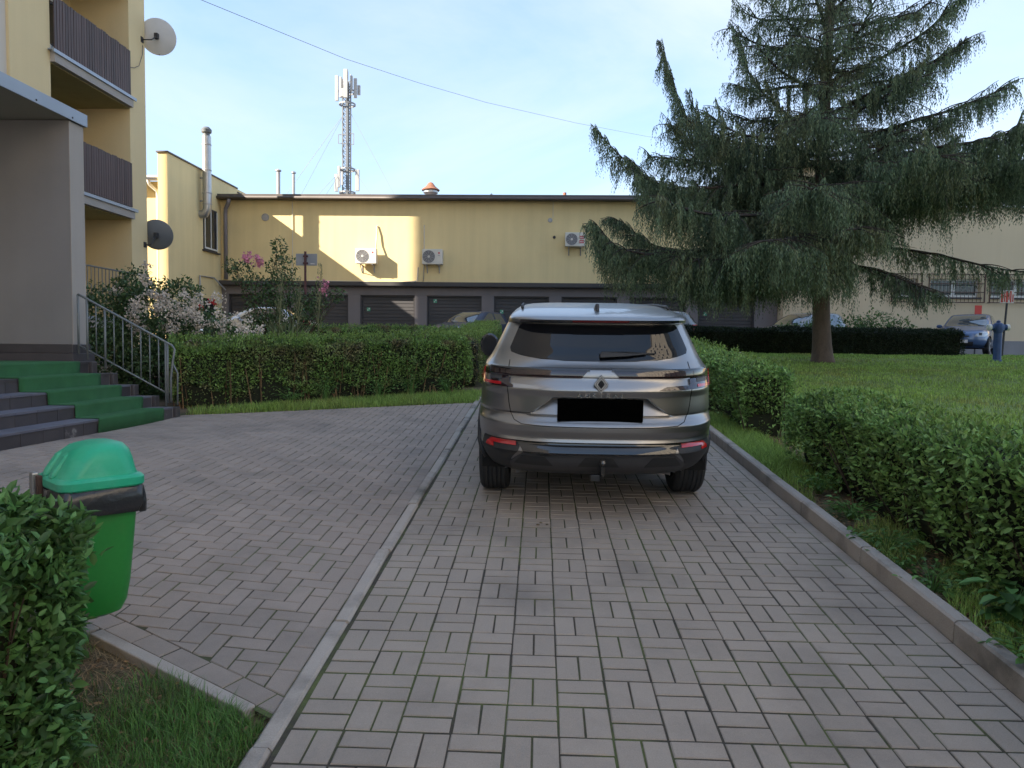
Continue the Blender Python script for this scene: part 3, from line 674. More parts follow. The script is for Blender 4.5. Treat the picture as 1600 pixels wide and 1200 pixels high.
# air conditioners on that wall
def air_con(label, x, z, w_, h_, so, kind):
    dpt = 0.30; y1 = GY - so; y0 = y1 - dpt
    t = thing('air_conditioner', label, 'air conditioner', (x, GY, z - 0.2), group='air conditioners on the yellow wall')
    MB().bx(x - w_ / 2, x + w_ / 2, y0, y1, z, z + h_).build('casing', 'ac_white', t, bevel=0.02)
    cx, cz, R = x - w_ * 0.17, z + h_ * 0.5, h_ * 0.41
    rx = Euler((math.pi / 2, 0, 0)).to_matrix()
    fg = MB().lathe([(0.001, 0.004), (R, 0.004)], (cx, y0, cz), 28, rx).build('fan_grille', 'ac_dark', t)
    r_ = MB()
    for q in (0.22, 0.42, 0.62, 0.82, 1.0):
        r_.lathe([(R * q - 0.008, 0.006), (R * q - 0.008, 0.016), (R * q + 0.008, 0.016), (R * q + 0.008, 0.006)], (cx, y0, cz), 28, rx)
    for a in range(10):
        an = a * math.pi / 5; r_.bar((cx + 0.05 * math.cos(an), y0 - 0.012, cz + 0.05 * math.sin(an)), (cx + R * math.cos(an + 0.4), y0 - 0.012, cz + R * math.sin(an + 0.4)), 0.008)
    r_.build('grille_ring', 'zinc', fg)
    MB().lathe([(0.001, 0.02), (0.045, 0.02), (0.05, 0.006)], (cx, y0, cz), 14, rx).build('fan_hub', 'ac_white', fg)
    lx = x + w_ * 0.33
    if kind == 'round':
        MB().lathe([(0.001, 0.004), (0.04, 0.004)], (lx, y0, z + h_ * 0.74), 16, rx).build('logo', 'red_mark', t)
        MB().bx(lx - 0.05, lx + 0.05, y0 - 0.004, y0 - 0.001, z + h_ * 0.55, z + h_ * 0.60).build('lettering', 'zinc', t)
    else:
        m_ = MB(); m_.bx(lx - 0.10, lx + 0.10, y0 - 0.004, y0 - 0.001, z + h_ * 0.53, z + h_ * 0.74); m_.bx(lx - 0.10, lx + 0.10, y0 - 0.004, y0 - 0.001, z + h_ * 0.22, z + h_ * 0.44); m_.build('logo', 'red_mark', t)
        m_ = MB()
        for q in range(3): m_.bx(lx - 0.08 + q * 0.06, lx - 0.045 + q * 0.06, y0 - 0.007, y0 - 0.0045, z + h_ * 0.58, z + h_ * 0.68); m_.bx(lx - 0.08 + q * 0.06, lx - 0.045 + q * 0.06, y0 - 0.007, y0 - 0.0045, z + h_ * 0.28, z + h_ * 0.38)
        m_.build('lettering', 'sign_white', t)
    for s in (-0.3, 0.3):
        br = MB()
        br.bx(x + w_ * s - 0.02, x + w_ * s + 0.02, y0 + 0.02, GY - 0.002, z - 0.045, z - 0.005)
        br.bx(x + w_ * s - 0.02, x + w_ * s + 0.02, GY - 0.03, GY - 0.001, z - 0.36, z - 0.046); br.bar((x + w_ * s, y0 + 0.1, z - 0.05), (x + w_ * s, GY - 0.02, z - 0.34), 0.025)
        br.build('bracket', 'zinc', t)
    return t
a1 = air_con('air conditioner in the sunlit patch of the yellow wall', -7.72, 5.20, 0.92, 0.66, 0.16, 'round')
a2 = air_con('air conditioner in the shade just outside the sunlit patch of wall', -4.80, 5.20, 0.90, 0.66, 0.10, 'round')
a3 = air_con('smaller air conditioner with red print mounted higher beside the larch', 1.43, 6.02, 0.86, 0.60, 0.10, 'sq')
MB().tube([(-7.30, GY - 0.02, 6.92), (-7.33, GY - 0.06, 6.85), (-7.31, GY - 0.10, 6.6), (-7.33, GY - 0.14, 6.2), (-7.33, GY - 0.26, 5.75)], 0.03, 6).build('refrigerant_pipe', 'pipe_white', a1, smooth=True)
MB().tube([(-5.22, GY - 0.03, 6.95), (-5.22, GY - 0.03, 5.9), (-5.22, GY - 0.06, 5.3), (-5.24, GY - 0.03, 4.5)], 0.025, 6).build('refrigerant_pipe', 'pipe_white', a2, smooth=True)
MB().tube([(1.90, GY - 0.03, 6.95), (1.90, GY - 0.03, 6.4), (1.86, GY - 0.12, 6.1)], 0.022, 6).build('refrigerant_pipe', 'pipe_white', a3, smooth=True)

# things on the roof
t = thing('roof_ventilator', 'rust brown mushroom ventilator on the garage building roof', 'ventilator', (-5.15, 33, 8.19))
MB().lathe([(0.14, -0.06), (0.14, 0.30), (0.10, 0.32)], (-5.15, 33, 8.24), 16).build('neck', 'zinc', t, smooth='auto')
MB().lathe([(0.20, 0.30), (0.34, 0.40), (0.34, 0.50), (0.20, 0.52)], (-5.15, 33, 8.24), 18).build('collar', 'galv', t, smooth='auto')
MB().lathe([(0.40, 0.50), (0.42, 0.54), (0.22, 0.70), (0.10, 0.86), (0.001, 0.90)], (-5.15, 33, 8.24), 18).build('cap', 'terracotta', t, smooth='auto')
def roof_pipe(label, x, y, zt, r, mat, cap=None, boxed=0):
    t = thing('roof_flue', label, 'flue', (x, y, 8.19))
    MB().tube([(x, y, 8.1), (x, y, zt)], r, 10).build('pipe', mat, t, smooth='auto')
    if boxed: MB().bx(x - 0.32, x + 0.32, y - 0.25, y + 0.25, 8.1, 8.1 + boxed).build('base_box', 'zinc', t, bevel=0.02)
    MB().lathe([(r * 1.6, 0), (r * 1.6, 0.05), (0.001, 0.12)], (x, y, zt + 0.03), 12).build('cap', mat, t)
roof_pipe('short flue on a grey box on the garage roof near the mast', -12.8, 34.5, 9.95, 0.09, 'zinc', boxed=0.7)
roof_pipe('thin bare metal flue on the garage roof beside the mast', -12.05, 34.5, 9.85, 0.07, 'galv')
roof_pipe('tiny pipe stub on the garage roof edge', -2.35, 33.0, 8.5, 0.04, 'zinc')
t = thing('brick_chimney', 'small brick chimney on a white coping behind the garage roof', 'chimney', (1.2, 38, 8.19))
MB().bx(0.95, 1.45, 37.8, 38.2, 8.1, 9.35).build('stack', 'brick_far', t, bevel=0.02)
MB().bx(0.88, 1.52, 37.73, 38.27, 9.352, 9.44).build('cap', 'zinc', t)
MB().bx(-0.9, 3.6, 37.2, 39.5, 8.1, 8.80).build('white_coping', 'white_paint', t)
MB().tube([(1.15, 38, 9.44), (1.15, 38, 9.75)], 0.09, 8).build('pot', 'terracotta', t)

# ------------------------------------------------------------------ yellow side building on the left of the yard
sb = thing('annex_building', 'yellow annex building with a stepped parapet joining the garage building', 'building', (-14.5, 29, 1.5))
SXW = -14.36
b = MB()
b.bx(SXW - 0.38, SXW, 27.1, 34.5, 1.0, 8.88)
b.bx(-24, SXW - 0.381, 27.6, 40, 1.0, 7.9); wl_ = b.build('wall', 'wall_yellow', sb)
b = MB(); b.bx(SXW - 0.42, SXW + 0.05, 27.05, 33.4, 8.882, 8.94); b.bx(SXW - 0.40, SXW + 0.05, 33.402, 38.4, 8.70, 8.76); b.build('parapet_cap', 'roof_edge', sb, bevel=0.006)
b = MB(); b.bx(SXW - 0.36, SXW + 0.0, 34.502, 38.4, 8.0, 8.70); b.build('parapet', 'wall_yellow', sb)
b = MB(); b.bx(-24, SXW - 0.385, 27.25, 27.7, 7.95, 8.06); b.build('eave', 'white_paint', sb)
b = MB(); b.tube([(-23, 27.2, 7.93), (SXW - 0.42, 27.2, 7.91)], 0.07, 8); b.build('gutter', 'zinc', sb, smooth=True)
b = MB(); b.tube([(-15.2, 27.2, 7.9), (-15.17, 27.3, 7.72), (-14.99, 27.5, 7.52), (-14.97, 27.52, 7.3), (-14.97, 27.52, 2.2)], 0.065, 10); b.build('downpipe', 'white_paint', sb, smooth=True)
# window and low opening in the wall facing the garden
b = MB(); b.bx(SXW - 0.02, SXW + 0.012, 29.95, 31.25, 5.62, 7.42); wn_ = b.build('window', 'dark_trim', sb)
b = MB(); b.bx(SXW + 0.013, SXW + 0.03, 30.02, 31.2, 5.68, 7.36); b.build('pane', 'window_glass', wn_)
b = MB()
for y_ in (30.02, 30.58, 31.16): b.bx(SXW + 0.031, SXW + 0.05, y_, y_ + 0.06, 5.68, 7.36)
b.bx(SXW + 0.031, SXW + 0.052, 30.02, 31.22, 5.66, 5.73); b.build('sash', 'window_frame', wn_)
b = MB(); b.bx(SXW + 0.0, SXW + 0.12, 29.85, 31.35, 5.54, 5.60); b.build('sill', 'dark_trim', wn_)
b = MB(); b.bx(SXW - 0.02, SXW + 0.014, 29.9, 30.9, 2.0, 3.55); b.build('low_doorway', 'window_glass', sb)
b = MB(); b.tube([(SXW + 0.06, 29.5, 1.6), (SXW + 0.06, 29.5, 4.45), (SXW + 0.06, 30.8, 4.48), (SXW + 0.3, 31.4, 4.0)], 0.035, 6); b.build('service_pipe', 'zinc', sb)
fl = thing('flue_pipe', 'tall bare metal flue pipe with dark cowl climbing the yellow annex wall', 'flue', (SXW + 0.3, 30, 7.2))
fx, fy = SXW + 0.30, 29.72
b = MB(); b.tube([(SXW + 0.0, fy, 7.02), (fx - 0.1, fy, 7.05), (fx, fy, 7.25), (fx, fy, 7.6), (fx, fy, 10.25)], 0.175, 16); b.build('pipe', 'galv', fl, smooth='auto')
b = MB()
for z in (7.45, 7.9, 8.85, 9.9): b.lathe([(0.172, z - 0.03), (0.19, z - 0.02), (0.19, z + 0.02), (0.172, z + 0.03)], (fx, fy, 0), 16)
b.build('band', 'zinc', fl)
b = MB(); b.lathe([(0.13, 10.25), (0.13, 10.36), (0.20, 10.40), (0.21, 10.52), (0.12, 10.62), (0.001, 10.64)], (fx, fy, 0), 16); b.build('cowl', 'dish_dark', fl, smooth='auto')
b = MB(); b.bx(SXW, fx, fy - 0.03, fy + 0.03, 8.5, 8.56); b.bx(SXW, fx, fy - 0.03, fy + 0.03, 7.55, 7.61); b.build('wall_clamp', 'zinc', fl)
# green metal roof edge far behind
tag(MB().bx(-13.6, -9.5, 44, 44.4, 8.9, 10.25).build('green_roof', 'sticker_green'), 'strip of green roof just showing over the garage roof', 'roof')

# ------------------------------------------------------------------ right building behind the larch
RY = 31.0
rb = thing('office_building', 'beige building with barred ground floor windows behind the larch', 'building', (20, RY, 1.5))
RX0, RX1, RTOP = 10.32, 42.0, 9.35
low = [(14.89, 15.89, 3.94, 4.72), (16.43, 18.48, 3.94, 4.72), (18.93, 21.1, 3.94, 4.72), (21.6, 23.7, 3.94, 4.72)]
up = [(11.2, 13.6, 7.75, 8.95), (16.72, 18.03, 7.75, 8.95), (19.21, 21.6, 7.75, 8.95), (23.2, 25.4, 7.75, 8.95)]
def holes_wall(mb, x0, x1, y0, y1, z0, z1, holes):
    """A wall with rectangular openings cut out of it, built from butted blocks."""
    xs = sorted({x0, x1} | {h[0] for h in holes} | {h[1] for h in holes}); zs = sorted({z0, z1} | {h[2] for h in holes} | {h[3] for h in holes})
    for i in range(len(xs) - 1):
        run = None
        for j in range(len(zs) - 1):
            cx, cz = (xs[i] + xs[i + 1]) / 2, (zs[j] + zs[j + 1]) / 2
            solid = not any(h[0] < cx < h[1] and h[2] < cz < h[3] for h in holes)
            if solid: run = [zs[j], zs[j + 1]] if run is None else [run[0], zs[j + 1]]
            if (not solid or j == len(zs) - 2) and run: mb.bx(xs[i], xs[i + 1], y0, y1, run[0], run[1]); run = None
    return mb
holes_wall(MB(), RX0, RX1, RY, RY + 0.35, 2.12, RTOP, low + up).build('wall', 'wall_beige', rb)
MB().bx(RX0 + 0.02, RX1, RY - 0.04, RY + 0.3, 1.0, 2.119).build('plinth', 'plinth', rb)
MB().bx(RX0, RX1, RY + 0.36, RY + 9, 1.0, RTOP - 0.01).build('main_block', 'wall_beige', rb)
b = MB(); b.bx(RX0 - 0.2, RX1, RY - 0.35, RY + 9.2, RTOP, RTOP + 0.22); b.build('roof', 'roof_edge', rb, bevel=0.02)
for i, (x0, x1, z0, z1) in enumerate(low + up):
    w_ = MB(); w_.bx(x0, x1, RY + 0.22, RY + 0.34, z0, z1); wo_ = w_.build('window', 'window_glass', rb)
    f = MB(); fw = 0.075
    f.bx(x0, x1, RY + 0.17, RY + 0.22, z0, z0 + fw * 1.3); f.bx(x0, x1, RY + 0.17, RY + 0.22, z1 - fw, z1); f.bx(x0, x0 + fw, RY + 0.168, RY + 0.22, z0, z1); f.bx(x1 - fw, x1, RY + 0.168, RY + 0.22, z0, z1)
    nmul = 1 if x1 - x0 > 1.8 else 0
    if nmul: f.bx((x0 + x1) / 2 - 0.07, (x0 + x1) / 2 + 0.07, RY + 0.166, RY + 0.22, z0, z1)
    elif i == 0: f.bx(x1 - 0.34, x1 - 0.26, RY + 0.166, RY + 0.22, z0, z1)
    f.build('frame', 'window_frame', wo_)
    s = MB(); s.bx(x0 - 0.05, x1 + 0.05, RY - 0.07, RY + 0.2, z0 - 0.07, z0 - 0.002); s.build('sill', 'dark_trim' if i < 4 else 'white_paint', wo_)
    if i < 4:
        gr = MB(); xa, xb_, za, zb_ = x0 - 0.12, x1 + 0.12, z0 - 0.22, z1 + 0.18; yy = RY - 0.13
        for z in (za, zb_, za + (zb_ - za) * 0.36, za + (zb_ - za) * 0.66): gr.bar((xa, yy, z), (xb_, yy, z), 0.035)
        for x in (xa, xb_): gr.bar((x, yy, za), (x, yy, zb_), 0.04); gr.bar((x, yy, za), (x, RY, za), 0.03); gr.bar((x, yy, zb_), (x, RY, zb_), 0.03)
        n_ = int((xb_ - xa) / 0.16)
        for q in range(1, n_): gr.bar((xa + (xb_ - xa) * q / n_, yy - 0.002, za), (xa + (xb_ - xa) * q / n_, yy - 0.002, zb_), 0.014)
        gr.build('window_bars', 'rusty_bar', wo_)
# tall apartment block across the way, behind the camera: it shows in the car's rear window
ob = thing('apartment_block', 'cream apartment block with rows of windows mirrored in the car rear window', 'building', (20, -20, -0.5))
MB().bx(19.0, 32, -52, -4.0, -1, 28).build('wall', 'wall_white', ob)
MB().bx(18.8, 32.2, -52.2, -3.8, 28.002, 28.5).build('roof', 'roof_edge', ob)
f = MB(); f.bx(-0.05, 0.03, -0.8, 0.8, -0.7, 0.7); fme = f.mesh('window', 'window_frame'); f = MB(); f.bx(-0.06, -0.051, -0.7, 0.7, -0.6, 0.6); pme = f.mesh('pane', 'window_glass')
f = MB(); f.bx(-0.8, 0.8, -0.03, 0.05, -0.7, 0.7); fme2 = f.mesh('window', 'window_frame'); f = MB(); f.bx(-0.7, 0.7, 0.051, 0.06, -0.6, 0.6); pme2 = f.mesh('pane', 'window_glass')
def far_win(loc, a, c):
    o = bpy.data.objects.new('window', a); COL.objects.link(o); o.parent = ob; o.location = Vector(loc) - ORI[ob.name]
    p_ = bpy.data.objects.new('pane', c); COL.objects.link(p_); p_.parent = o
for fl_ in range(9):
    for q in range(9): far_win((19.0, -7 - 3.6 * q, 2.6 + 2.8 * fl_), fme, pme)
    for q in range(3): far_win((21.5 + 3.6 * q, -4.0, 2.6 + 2.8 * fl_), fme2, pme2)

# ------------------------------------------------------------------ radio mast and overhead wire
ms = thing('radio_mast', 'tall guyed lattice radio mast with antenna panels behind the garage building', 'mast', (-20.5, 75, 1.5))
mx_, my_ = -20.5, 75.0; MT = 29.2; s = 0.42
tri = [(mx_ - s, my_ - s * 0.6), (mx_ + s, my_ - s * 0.6), (mx_, my_ + s)]
b = MB()
for (x, y) in tri: b.tube([(x, y, 1.5), (x, y, MT)], 0.075, 6)
z = 1.5; k = 0
while z < MT - 0.5:
    for i in range(3):
        p, q = tri[i], tri[(i + 1) % 3]
        b.bar((p[0], p[1], z), (q[0], q[1], z + 0.55), 0.045); b.bar((p[0], p[1], z), (q[0], q[1], z), 0.035)
    z += 0.55
b.build('lattice', 'mast_steel', ms)
MB().tube([(mx_ + 0.1, my_ - 0.28, 1.5), (mx_ + 0.1, my_ - 0.28, 28.8)], 0.19, 6).build('cable_run', 'dish_dark', ms)
b = MB()
for (dx, z0, z1) in ((0.75, 22.5, 23.6), (-0.85, 22.6, 23.5)):
    b.bar((mx_, my_ - 0.3, z0), (mx_ + dx, my_ - 0.3, z0), 0.06); b.bar((mx_, my_ - 0.3, z1), (mx_ + dx, my_ - 0.3, z1), 0.06); b.bar((mx_ + dx, my_ - 0.3, z0), (mx_ + dx, my_ - 0.3, z1), 0.06); b.build('side_bracket', 'mast_steel', ms); b = MB()
for z0, z1 in ((26.6, 26.75), (27.9, 28.05), (17.5, 17.65), (19.9, 20.05)):
    b.lathe([(0.8, z0), (0.88, z0), (0.88, z1), (0.8, z1), (0.8, z0)], (mx_, my_, 0), 12)
    for a in range(4): b.bar((mx_, my_, z0 + 0.05), (mx_ + 0.85 * math.cos(a * 1.57 + 0.4), my_ + 0.85 * math.sin(a * 1.57 + 0.4), z0 + 0.05), 0.06)
    b.build('antenna_frame', 'mast_steel', ms); b = MB()
def panel(x, y, z0, z1, w_=0.32, d_=0.2): MB().bx(mx_ + x - w_ / 2, mx_ + x + w_ / 2, my_ + y - d_, my_ + y, z0, z1).build('antenna_panel', 'antenna_white', ms, bevel=0.04)
panel(-0.98, -0.3, 26.9, 29.5, 0.34); panel(-0.55, -0.45, 27.2, 29.3, 0.26); panel(0.12, -0.95, 27.0, 29.9, 0.42); panel(0.95, -0.3, 27.2, 29.2, 0.34); panel(1.25, 0.0, 27.6, 28.6, 0.3); panel(0.6, -0.5, 27.8, 29.4, 0.24); panel(-0.3, -0.7, 27.2, 28.0, 0.3)
panel(-1.0, -0.4, 17.6, 19.4, 0.36); panel(-0.7, -0.5, 18.0, 20.2, 0.26); panel(1.15, -0.2, 17.7, 19.9, 0.42); panel(-0.35, -0.6, 18.2, 19.6, 0.22)
for x in (-0.3, 0.05, 0.35): MB().tube([(mx_ + x, my_, MT), (mx_ + x, my_, MT + 0.9 - abs(x))], 0.05, 5).build('lightning_rod', 'mast_steel', ms)
for (tz, ex, ey, ez) in ((25.8, -34, 66, 1.6), (25.8, -29, 64, 1.6), (25.9, -6, 66, 1.6), (20.3, -34, 66, 1.6), (20.3, -28.5, 64, 1.6), (20.5, -6, 66, 1.6)):
    MB().tube([(mx_ + (0.3 if ex > mx_ else -0.3), my_, tz), (ex, ey, ez)], 0.018, 4).build('guy_wire', 'mast_steel', ms)
pw = [(-11.4, 18.74, 11.62), (-10.52, 22.0, 12.11), (-8.27, 30, 13.5), (-6.0, 34.8, 14.25), (-3.18, 40, 15.08), (2.2, 49.5, 16.9), (8.45, 60, 19.06), (21, 80, 23.5)]
tag(MB().tube(pw, 0.009, 5).build('overhead_wire', 'wire_black'), 'thin dark overhead wire crossing the sky from the apartment block to the larch', 'wire')

# ------------------------------------------------------------------ foliage helpers
def unit(a): return a / np.maximum(np.linalg.norm(a, axis=1, keepdims=True), 1e-9)
def rand_dir(n): return unit(RNG.normal(size=(n, 3)))
def leaf_arrays(P, D, N, L, W, fold=0.18, full=False):
    """Folded leaves: base P, axis D, normal N, length L, width W."""
    D = unit(D); S = unit(np.cross(D, N)); N = unit(np.cross(S, D)); L = L[:, None]; W = W[:, None]
    if not full:
        a = P; b = P + D * L * 0.45 + S * W * 0.5 + N * W * fold; c = P + D * L; d = P + D * L * 0.45 - S * W * 0.5 + N * W * fold
        V = np.stack([a, b, c, d], 1).reshape(-1, 3); k = np.arange(len(P))[:, None] * 4
        return V, np.concatenate([k + [[0, 1, 2]], k + [[0, 2, 3]]])
    m = P + D * L * 0.5 - N * L * 0.03; tip = P + D * L - N * L * 0.10
    b1 = P + D * L * 0.28 + S * W * 0.42 + N * W * fold; b2 = P + D * L * 0.64 + S * W * 0.40 + N * W * (fold - 0.08)
    d1 = P + D * L * 0.28 - S * W * 0.42 + N * W * fold; d2 = P + D * L * 0.64 - S * W * 0.40 + N * W * (fold - 0.08)
    V = np.stack([P, b1, b2, tip, d2, d1, m], 1).reshape(-1, 3); k = np.arange(len(P))[:, None] * 7
    return V, np.concatenate([k + [[0, 1, 6]], k + [[1, 2, 6]], k + [[2, 3, 6]], k + [[3, 4, 6]], k + [[4, 5, 6]], k + [[5, 0, 6]]])
def vnoise(P, s, seed=0):
    """Cheap smooth noise from summed sines, about -1..1."""
    r = np.random.default_rng(seed); o = np.zeros(len(P))
    for k in range(5):
        w = r.normal(size=3) * s * (1 + 0.5 * k); o += np.sin(P @ w + r.uniform(0, 6.28)) / (1 + 0.45 * k)
    return o / 2.2
def hedge(name, label, path, width, height, n, L, mat, core_in=0.10, rough=0.05, group=None, full=False, single=0, bottom=0.06, flat_top=None, tips=0, cat='hedge', stems=0, stem_mat='twig', lean=0.75, thin_low=0.0, zb=None, dep_=0.75):
    """A clipped hedge along a path of (x, y): leaves over an uneven rounded box, twigs and a dark twiggy inside."""
    path = [Vector((p[0], p[1])) for p in path]; seg = [(path[i + 1] - path[i]).length for i in range(len(path) - 1)]; tot = sum(seg)
    def along(t):
        t = np.clip(t, 0, tot); acc = 0; P = np.zeros((len(t), 2)); T = np.zeros((len(t), 2))
        for i, s in enumerate(seg):
            m = (t >= acc - 1e-9) & (t <= acc + s + 1e-9); u = (t - acc) / s
            a, c = np.array(path[i]), np.array(path[i + 1]); P[m] = (a + (c - a) * u[:, None])[m]; T[m] = ((c - a) / s); acc += s
        return P, T
    def top_at(xy):
        if flat_top is None: return G(xy[:, 0], xy[:, 1]) + height
        f0, f1 = flat_top if isinstance(flat_top, tuple) else (flat_top, flat_top)
        return np.interp(xy[:, 1], [path[-1].y, path[0].y], [f1, f0])
    # surface samples: two sides, top, two ends
    A = [tot * height, tot * height, tot * width, width * height, width * height]; pr = np.array(A) / sum(A)
    which = RNG.choice(5, n, p=pr); t = RNG.uniform(0, tot, n); u = RNG.uniform(-1, 1, n); h = RNG.uniform(0, 1, n)
    h = np.where(which == 2, 1.0, h); u = np.where(which == 0, -1.0, np.where(which == 1, 1.0, u)); t = np.where(which == 3, 0, np.where(which == 4, tot, t))
    xy, T = along(t); Nn = np.stack([T[:, 1], -T[:, 0]], 1)
    out = np.zeros((n, 3)); out[:, :2] = np.where((which == 0)[:, None], -Nn, np.where((which == 1)[:, None], Nn, 0)); out[which == 2] = (0, 0, 1)
    out[which == 3, :2] = -T[which == 3]; out[which == 4, :2] = T[which == 4]
    pos = np.zeros((n, 3)); pos[:, :2] = xy + Nn * (u * width / 2)[:, None]
    z0 = G(pos[:, 0], pos[:, 1]) + bottom if zb is None else np.full(n, zb + bottom); zt = top_at(pos[:, :2]); pos[:, 2] = z0 + (zt - z0) * h
    # round the upper edges, let the surface wave, sink some leaves inside
    e = np.clip((h - 0.82) / 0.18, 0, 1) * np.abs(u) ** 6; pos[:, 2] -= e * 0.05
    w_ = vnoise(pos, 3.2, 1) * rough + vnoise(pos, 9.0, 2) * rough * 0.7
    dep = -np.abs(RNG.normal(0, 0.045 * dep_ / 0.75, n)) + w_
    if thin_low:
        gap = (vnoise(pos, 4.0, 5) * 0.5 + 0.5) * thin_low; keep = ~((h < gap) & (RNG.uniform(size=n) < 0.85) & (which != 2)); dep = np.where(h < 0.5, dep - thin_low * 0.12 * (0.5 - h), dep)
    else: keep = np.ones(n, bool)
    pos += out * dep[:, None]
    D = unit(out * lean + rand_dir(n) * 0.9 + np.array([0, 0, 0.25])); N_ = unit(out * 0.8 + rand_dir(n) * 0.8 + np.array([0, 0, 0.5]))
    pos, D, N_, out = pos[keep], D[keep], N_[keep], out[keep]; n2 = len(pos)
    LL = L * RNG.uniform(0.6, 1.25, n2); WW = LL * RNG.uniform(0.40, 0.55, n2)
    root = thing(name, label, cat, (float(np.mean(pos[:, 0])), float(np.mean(pos[:, 1])), float(pos[:, 2].min() - bottom)), group=group)
    if single:
        d2 = np.linalg.norm(pos - np.array([0, 0, CAM_H]), axis=1)
        vis = np.array([in_frame(*p, 0.0) for p in pos]) & (np.einsum('ij,ij->i', out, pos - np.array([0, 0, CAM_H])) < 0) & (dep[keep] > -0.03)
        idx = np.where(vis)[0]; idx = idx[np.argsort(d2[idx] / LL[idx])][:single]
        rest = np.ones(n2, bool); rest[idx] = False
        one = np.array([[0.0, 0, 0]]); v, f = leaf_arrays(one, np.array([[0, 1.0, 0]]), np.array([[0, 0, 1.0]]), np.array([1.0]), np.array([0.48]), full=True)
        lm = np_mesh('leaf', v, f, mat)
        for i in idx:
            o = bpy.data.objects.new('leaf', lm); COL.objects.link(o); o.parent = root; ORI[o.name] = ORI[root.name]
            d_, n_ = Vector(D[i]), Vector(N_[i]); s_ = d_.cross(n_).normalized(); n_ = s_.cross(d_)
            m3 = Matrix((s_, d_, n_)).transposed().to_4x4()
            o.matrix_local = Matrix.Translation(Vector(pos[i]) - ORI[root.name]) @ m3 @ Matrix.Scale(float(LL[i]), 4)
        pos, D, N_, LL, WW = pos[rest], D[rest], N_[rest], LL[rest], WW[rest]
    v, f = leaf_arrays(pos, D, N_, LL, WW, full=full); tag(place('foliage', np_mesh('foliage', v, f, mat), root), kind='stuff')
    if tips:
        tt = RNG.uniform(0, tot, tips); uu = RNG.uniform(-1, 1, tips); xy, T = along(tt); Nn = np.stack([T[:, 1], -T[:, 0]], 1)
        P = np.zeros((tips, 3)); P[:, :2] = xy + Nn * (uu * width / 2)[:, None]; P[:, 2] = top_at(P[:, :2]) + RNG.uniform(-0.02, 0.05, tips)
        k = 5; P = np.repeat(P, k, 0) + RNG.normal(0, 0.012, (tips * k, 3)) + np.tile(np.arange(k) * 0.014, tips)[:, None] * np.array([0, 0, 1]); D = unit(rand_dir(len(P)) * 0.8 + np.array([0, 0, 0.9]))
        v, f = leaf_arrays(P, D, rand_dir(len(P)), L * RNG.uniform(0.6, 1.0, len(P)), L * 0.38 * np.ones(len(P))); tag(place('young_shoots', np_mesh('young_shoots', v, f, 'leaf_tip'), root), kind='stuff')
    # the inside
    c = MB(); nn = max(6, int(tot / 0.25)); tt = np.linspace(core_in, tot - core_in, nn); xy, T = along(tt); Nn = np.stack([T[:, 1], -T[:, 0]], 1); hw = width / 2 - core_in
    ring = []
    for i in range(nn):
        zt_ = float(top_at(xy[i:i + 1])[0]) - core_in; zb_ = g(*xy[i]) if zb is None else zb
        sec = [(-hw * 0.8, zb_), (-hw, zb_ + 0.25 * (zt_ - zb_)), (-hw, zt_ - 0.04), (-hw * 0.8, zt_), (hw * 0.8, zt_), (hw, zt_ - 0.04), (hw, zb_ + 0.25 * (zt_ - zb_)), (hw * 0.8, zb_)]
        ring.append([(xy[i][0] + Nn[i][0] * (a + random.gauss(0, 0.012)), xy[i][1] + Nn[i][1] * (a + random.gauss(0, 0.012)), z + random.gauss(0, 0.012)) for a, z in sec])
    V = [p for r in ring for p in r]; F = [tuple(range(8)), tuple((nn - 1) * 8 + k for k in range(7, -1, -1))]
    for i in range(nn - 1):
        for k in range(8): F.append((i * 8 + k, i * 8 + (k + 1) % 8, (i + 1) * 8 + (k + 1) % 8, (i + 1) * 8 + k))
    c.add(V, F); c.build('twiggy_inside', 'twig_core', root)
    if stems:
        sb_ = MB()
        for q in range(stems):
            t_ = random.uniform(0.03, tot - 0.03); xy, T = along(np.array([t_])); u_ = random.uniform(-1, 1) * width * 0.40; nx, ny = T[0][1], -T[0][0]
            x, y = xy[0][0] + nx * u_, xy[0][1] + ny * u_; z = (g(x, y) if zb is None else zb) - 0.02; hh = height * random.uniform(0.5, 0.85); dx, dy = random.gauss(0, 0.08), random.gauss(0, 0.08); o_ = 1 if u_ > 0 else -1
            r = random.uniform(0.004, 0.011)
            sb_.tube([(x, y, z), (x + dx * 0.5 + nx * o_ * 0.02, y + dy * 0.5 + ny * o_ * 0.02, z + hh * 0.5), (x + dx + nx * o_ * 0.06, y + dy + ny * o_ * 0.06, z + hh)], [r, r * 0.8, r * 0.4], 5, cap=False)
        tag(sb_.build('stems', stem_mat, root), kind='stuff')
    return root
def blades(name, label, X, Y, H, W, mat, zoff=0.0, bend=0.4, parent=None, droop=None):
    """Grass blades as bent two-piece strips."""
    n = len(X); Z = G(X, Y) + zoff; a = RNG.uniform(0, 6.283, n); d = np.stack([np.cos(a), np.sin(a)], 1); s = np.stack([-d[:, 1], d[:, 0]], 1)
    B = np.stack([X, Y, Z], 1); bd = (H * bend * RNG.uniform(0.2, 1.6, n))[:, None]
    def pt(fr, lean, sg): 
        q = B.copy(); q[:, :2] += d * bd * lean + s * (W * sg)[:, None]; q[:, 2] += H * fr; return q
    V = np.stack([pt(0, 0, -0.5), pt(0, 0, 0.5), pt(0.6, 0.35, 0.4), pt(0.6, 0.35, -0.4), pt(0.97, 1.0, 0)], 1).reshape(-1, 3); k = np.arange(n)[:, None] * 5
    F = np.concatenate([k + [[0, 1, 2]], k + [[0, 2, 3]], k + [[3, 2, 4]]])
    o = place(name, np_mesh(name, V, F, mat), parent)
    return tag(o, label, 'grass' if parent is None else None, kind='stuff')

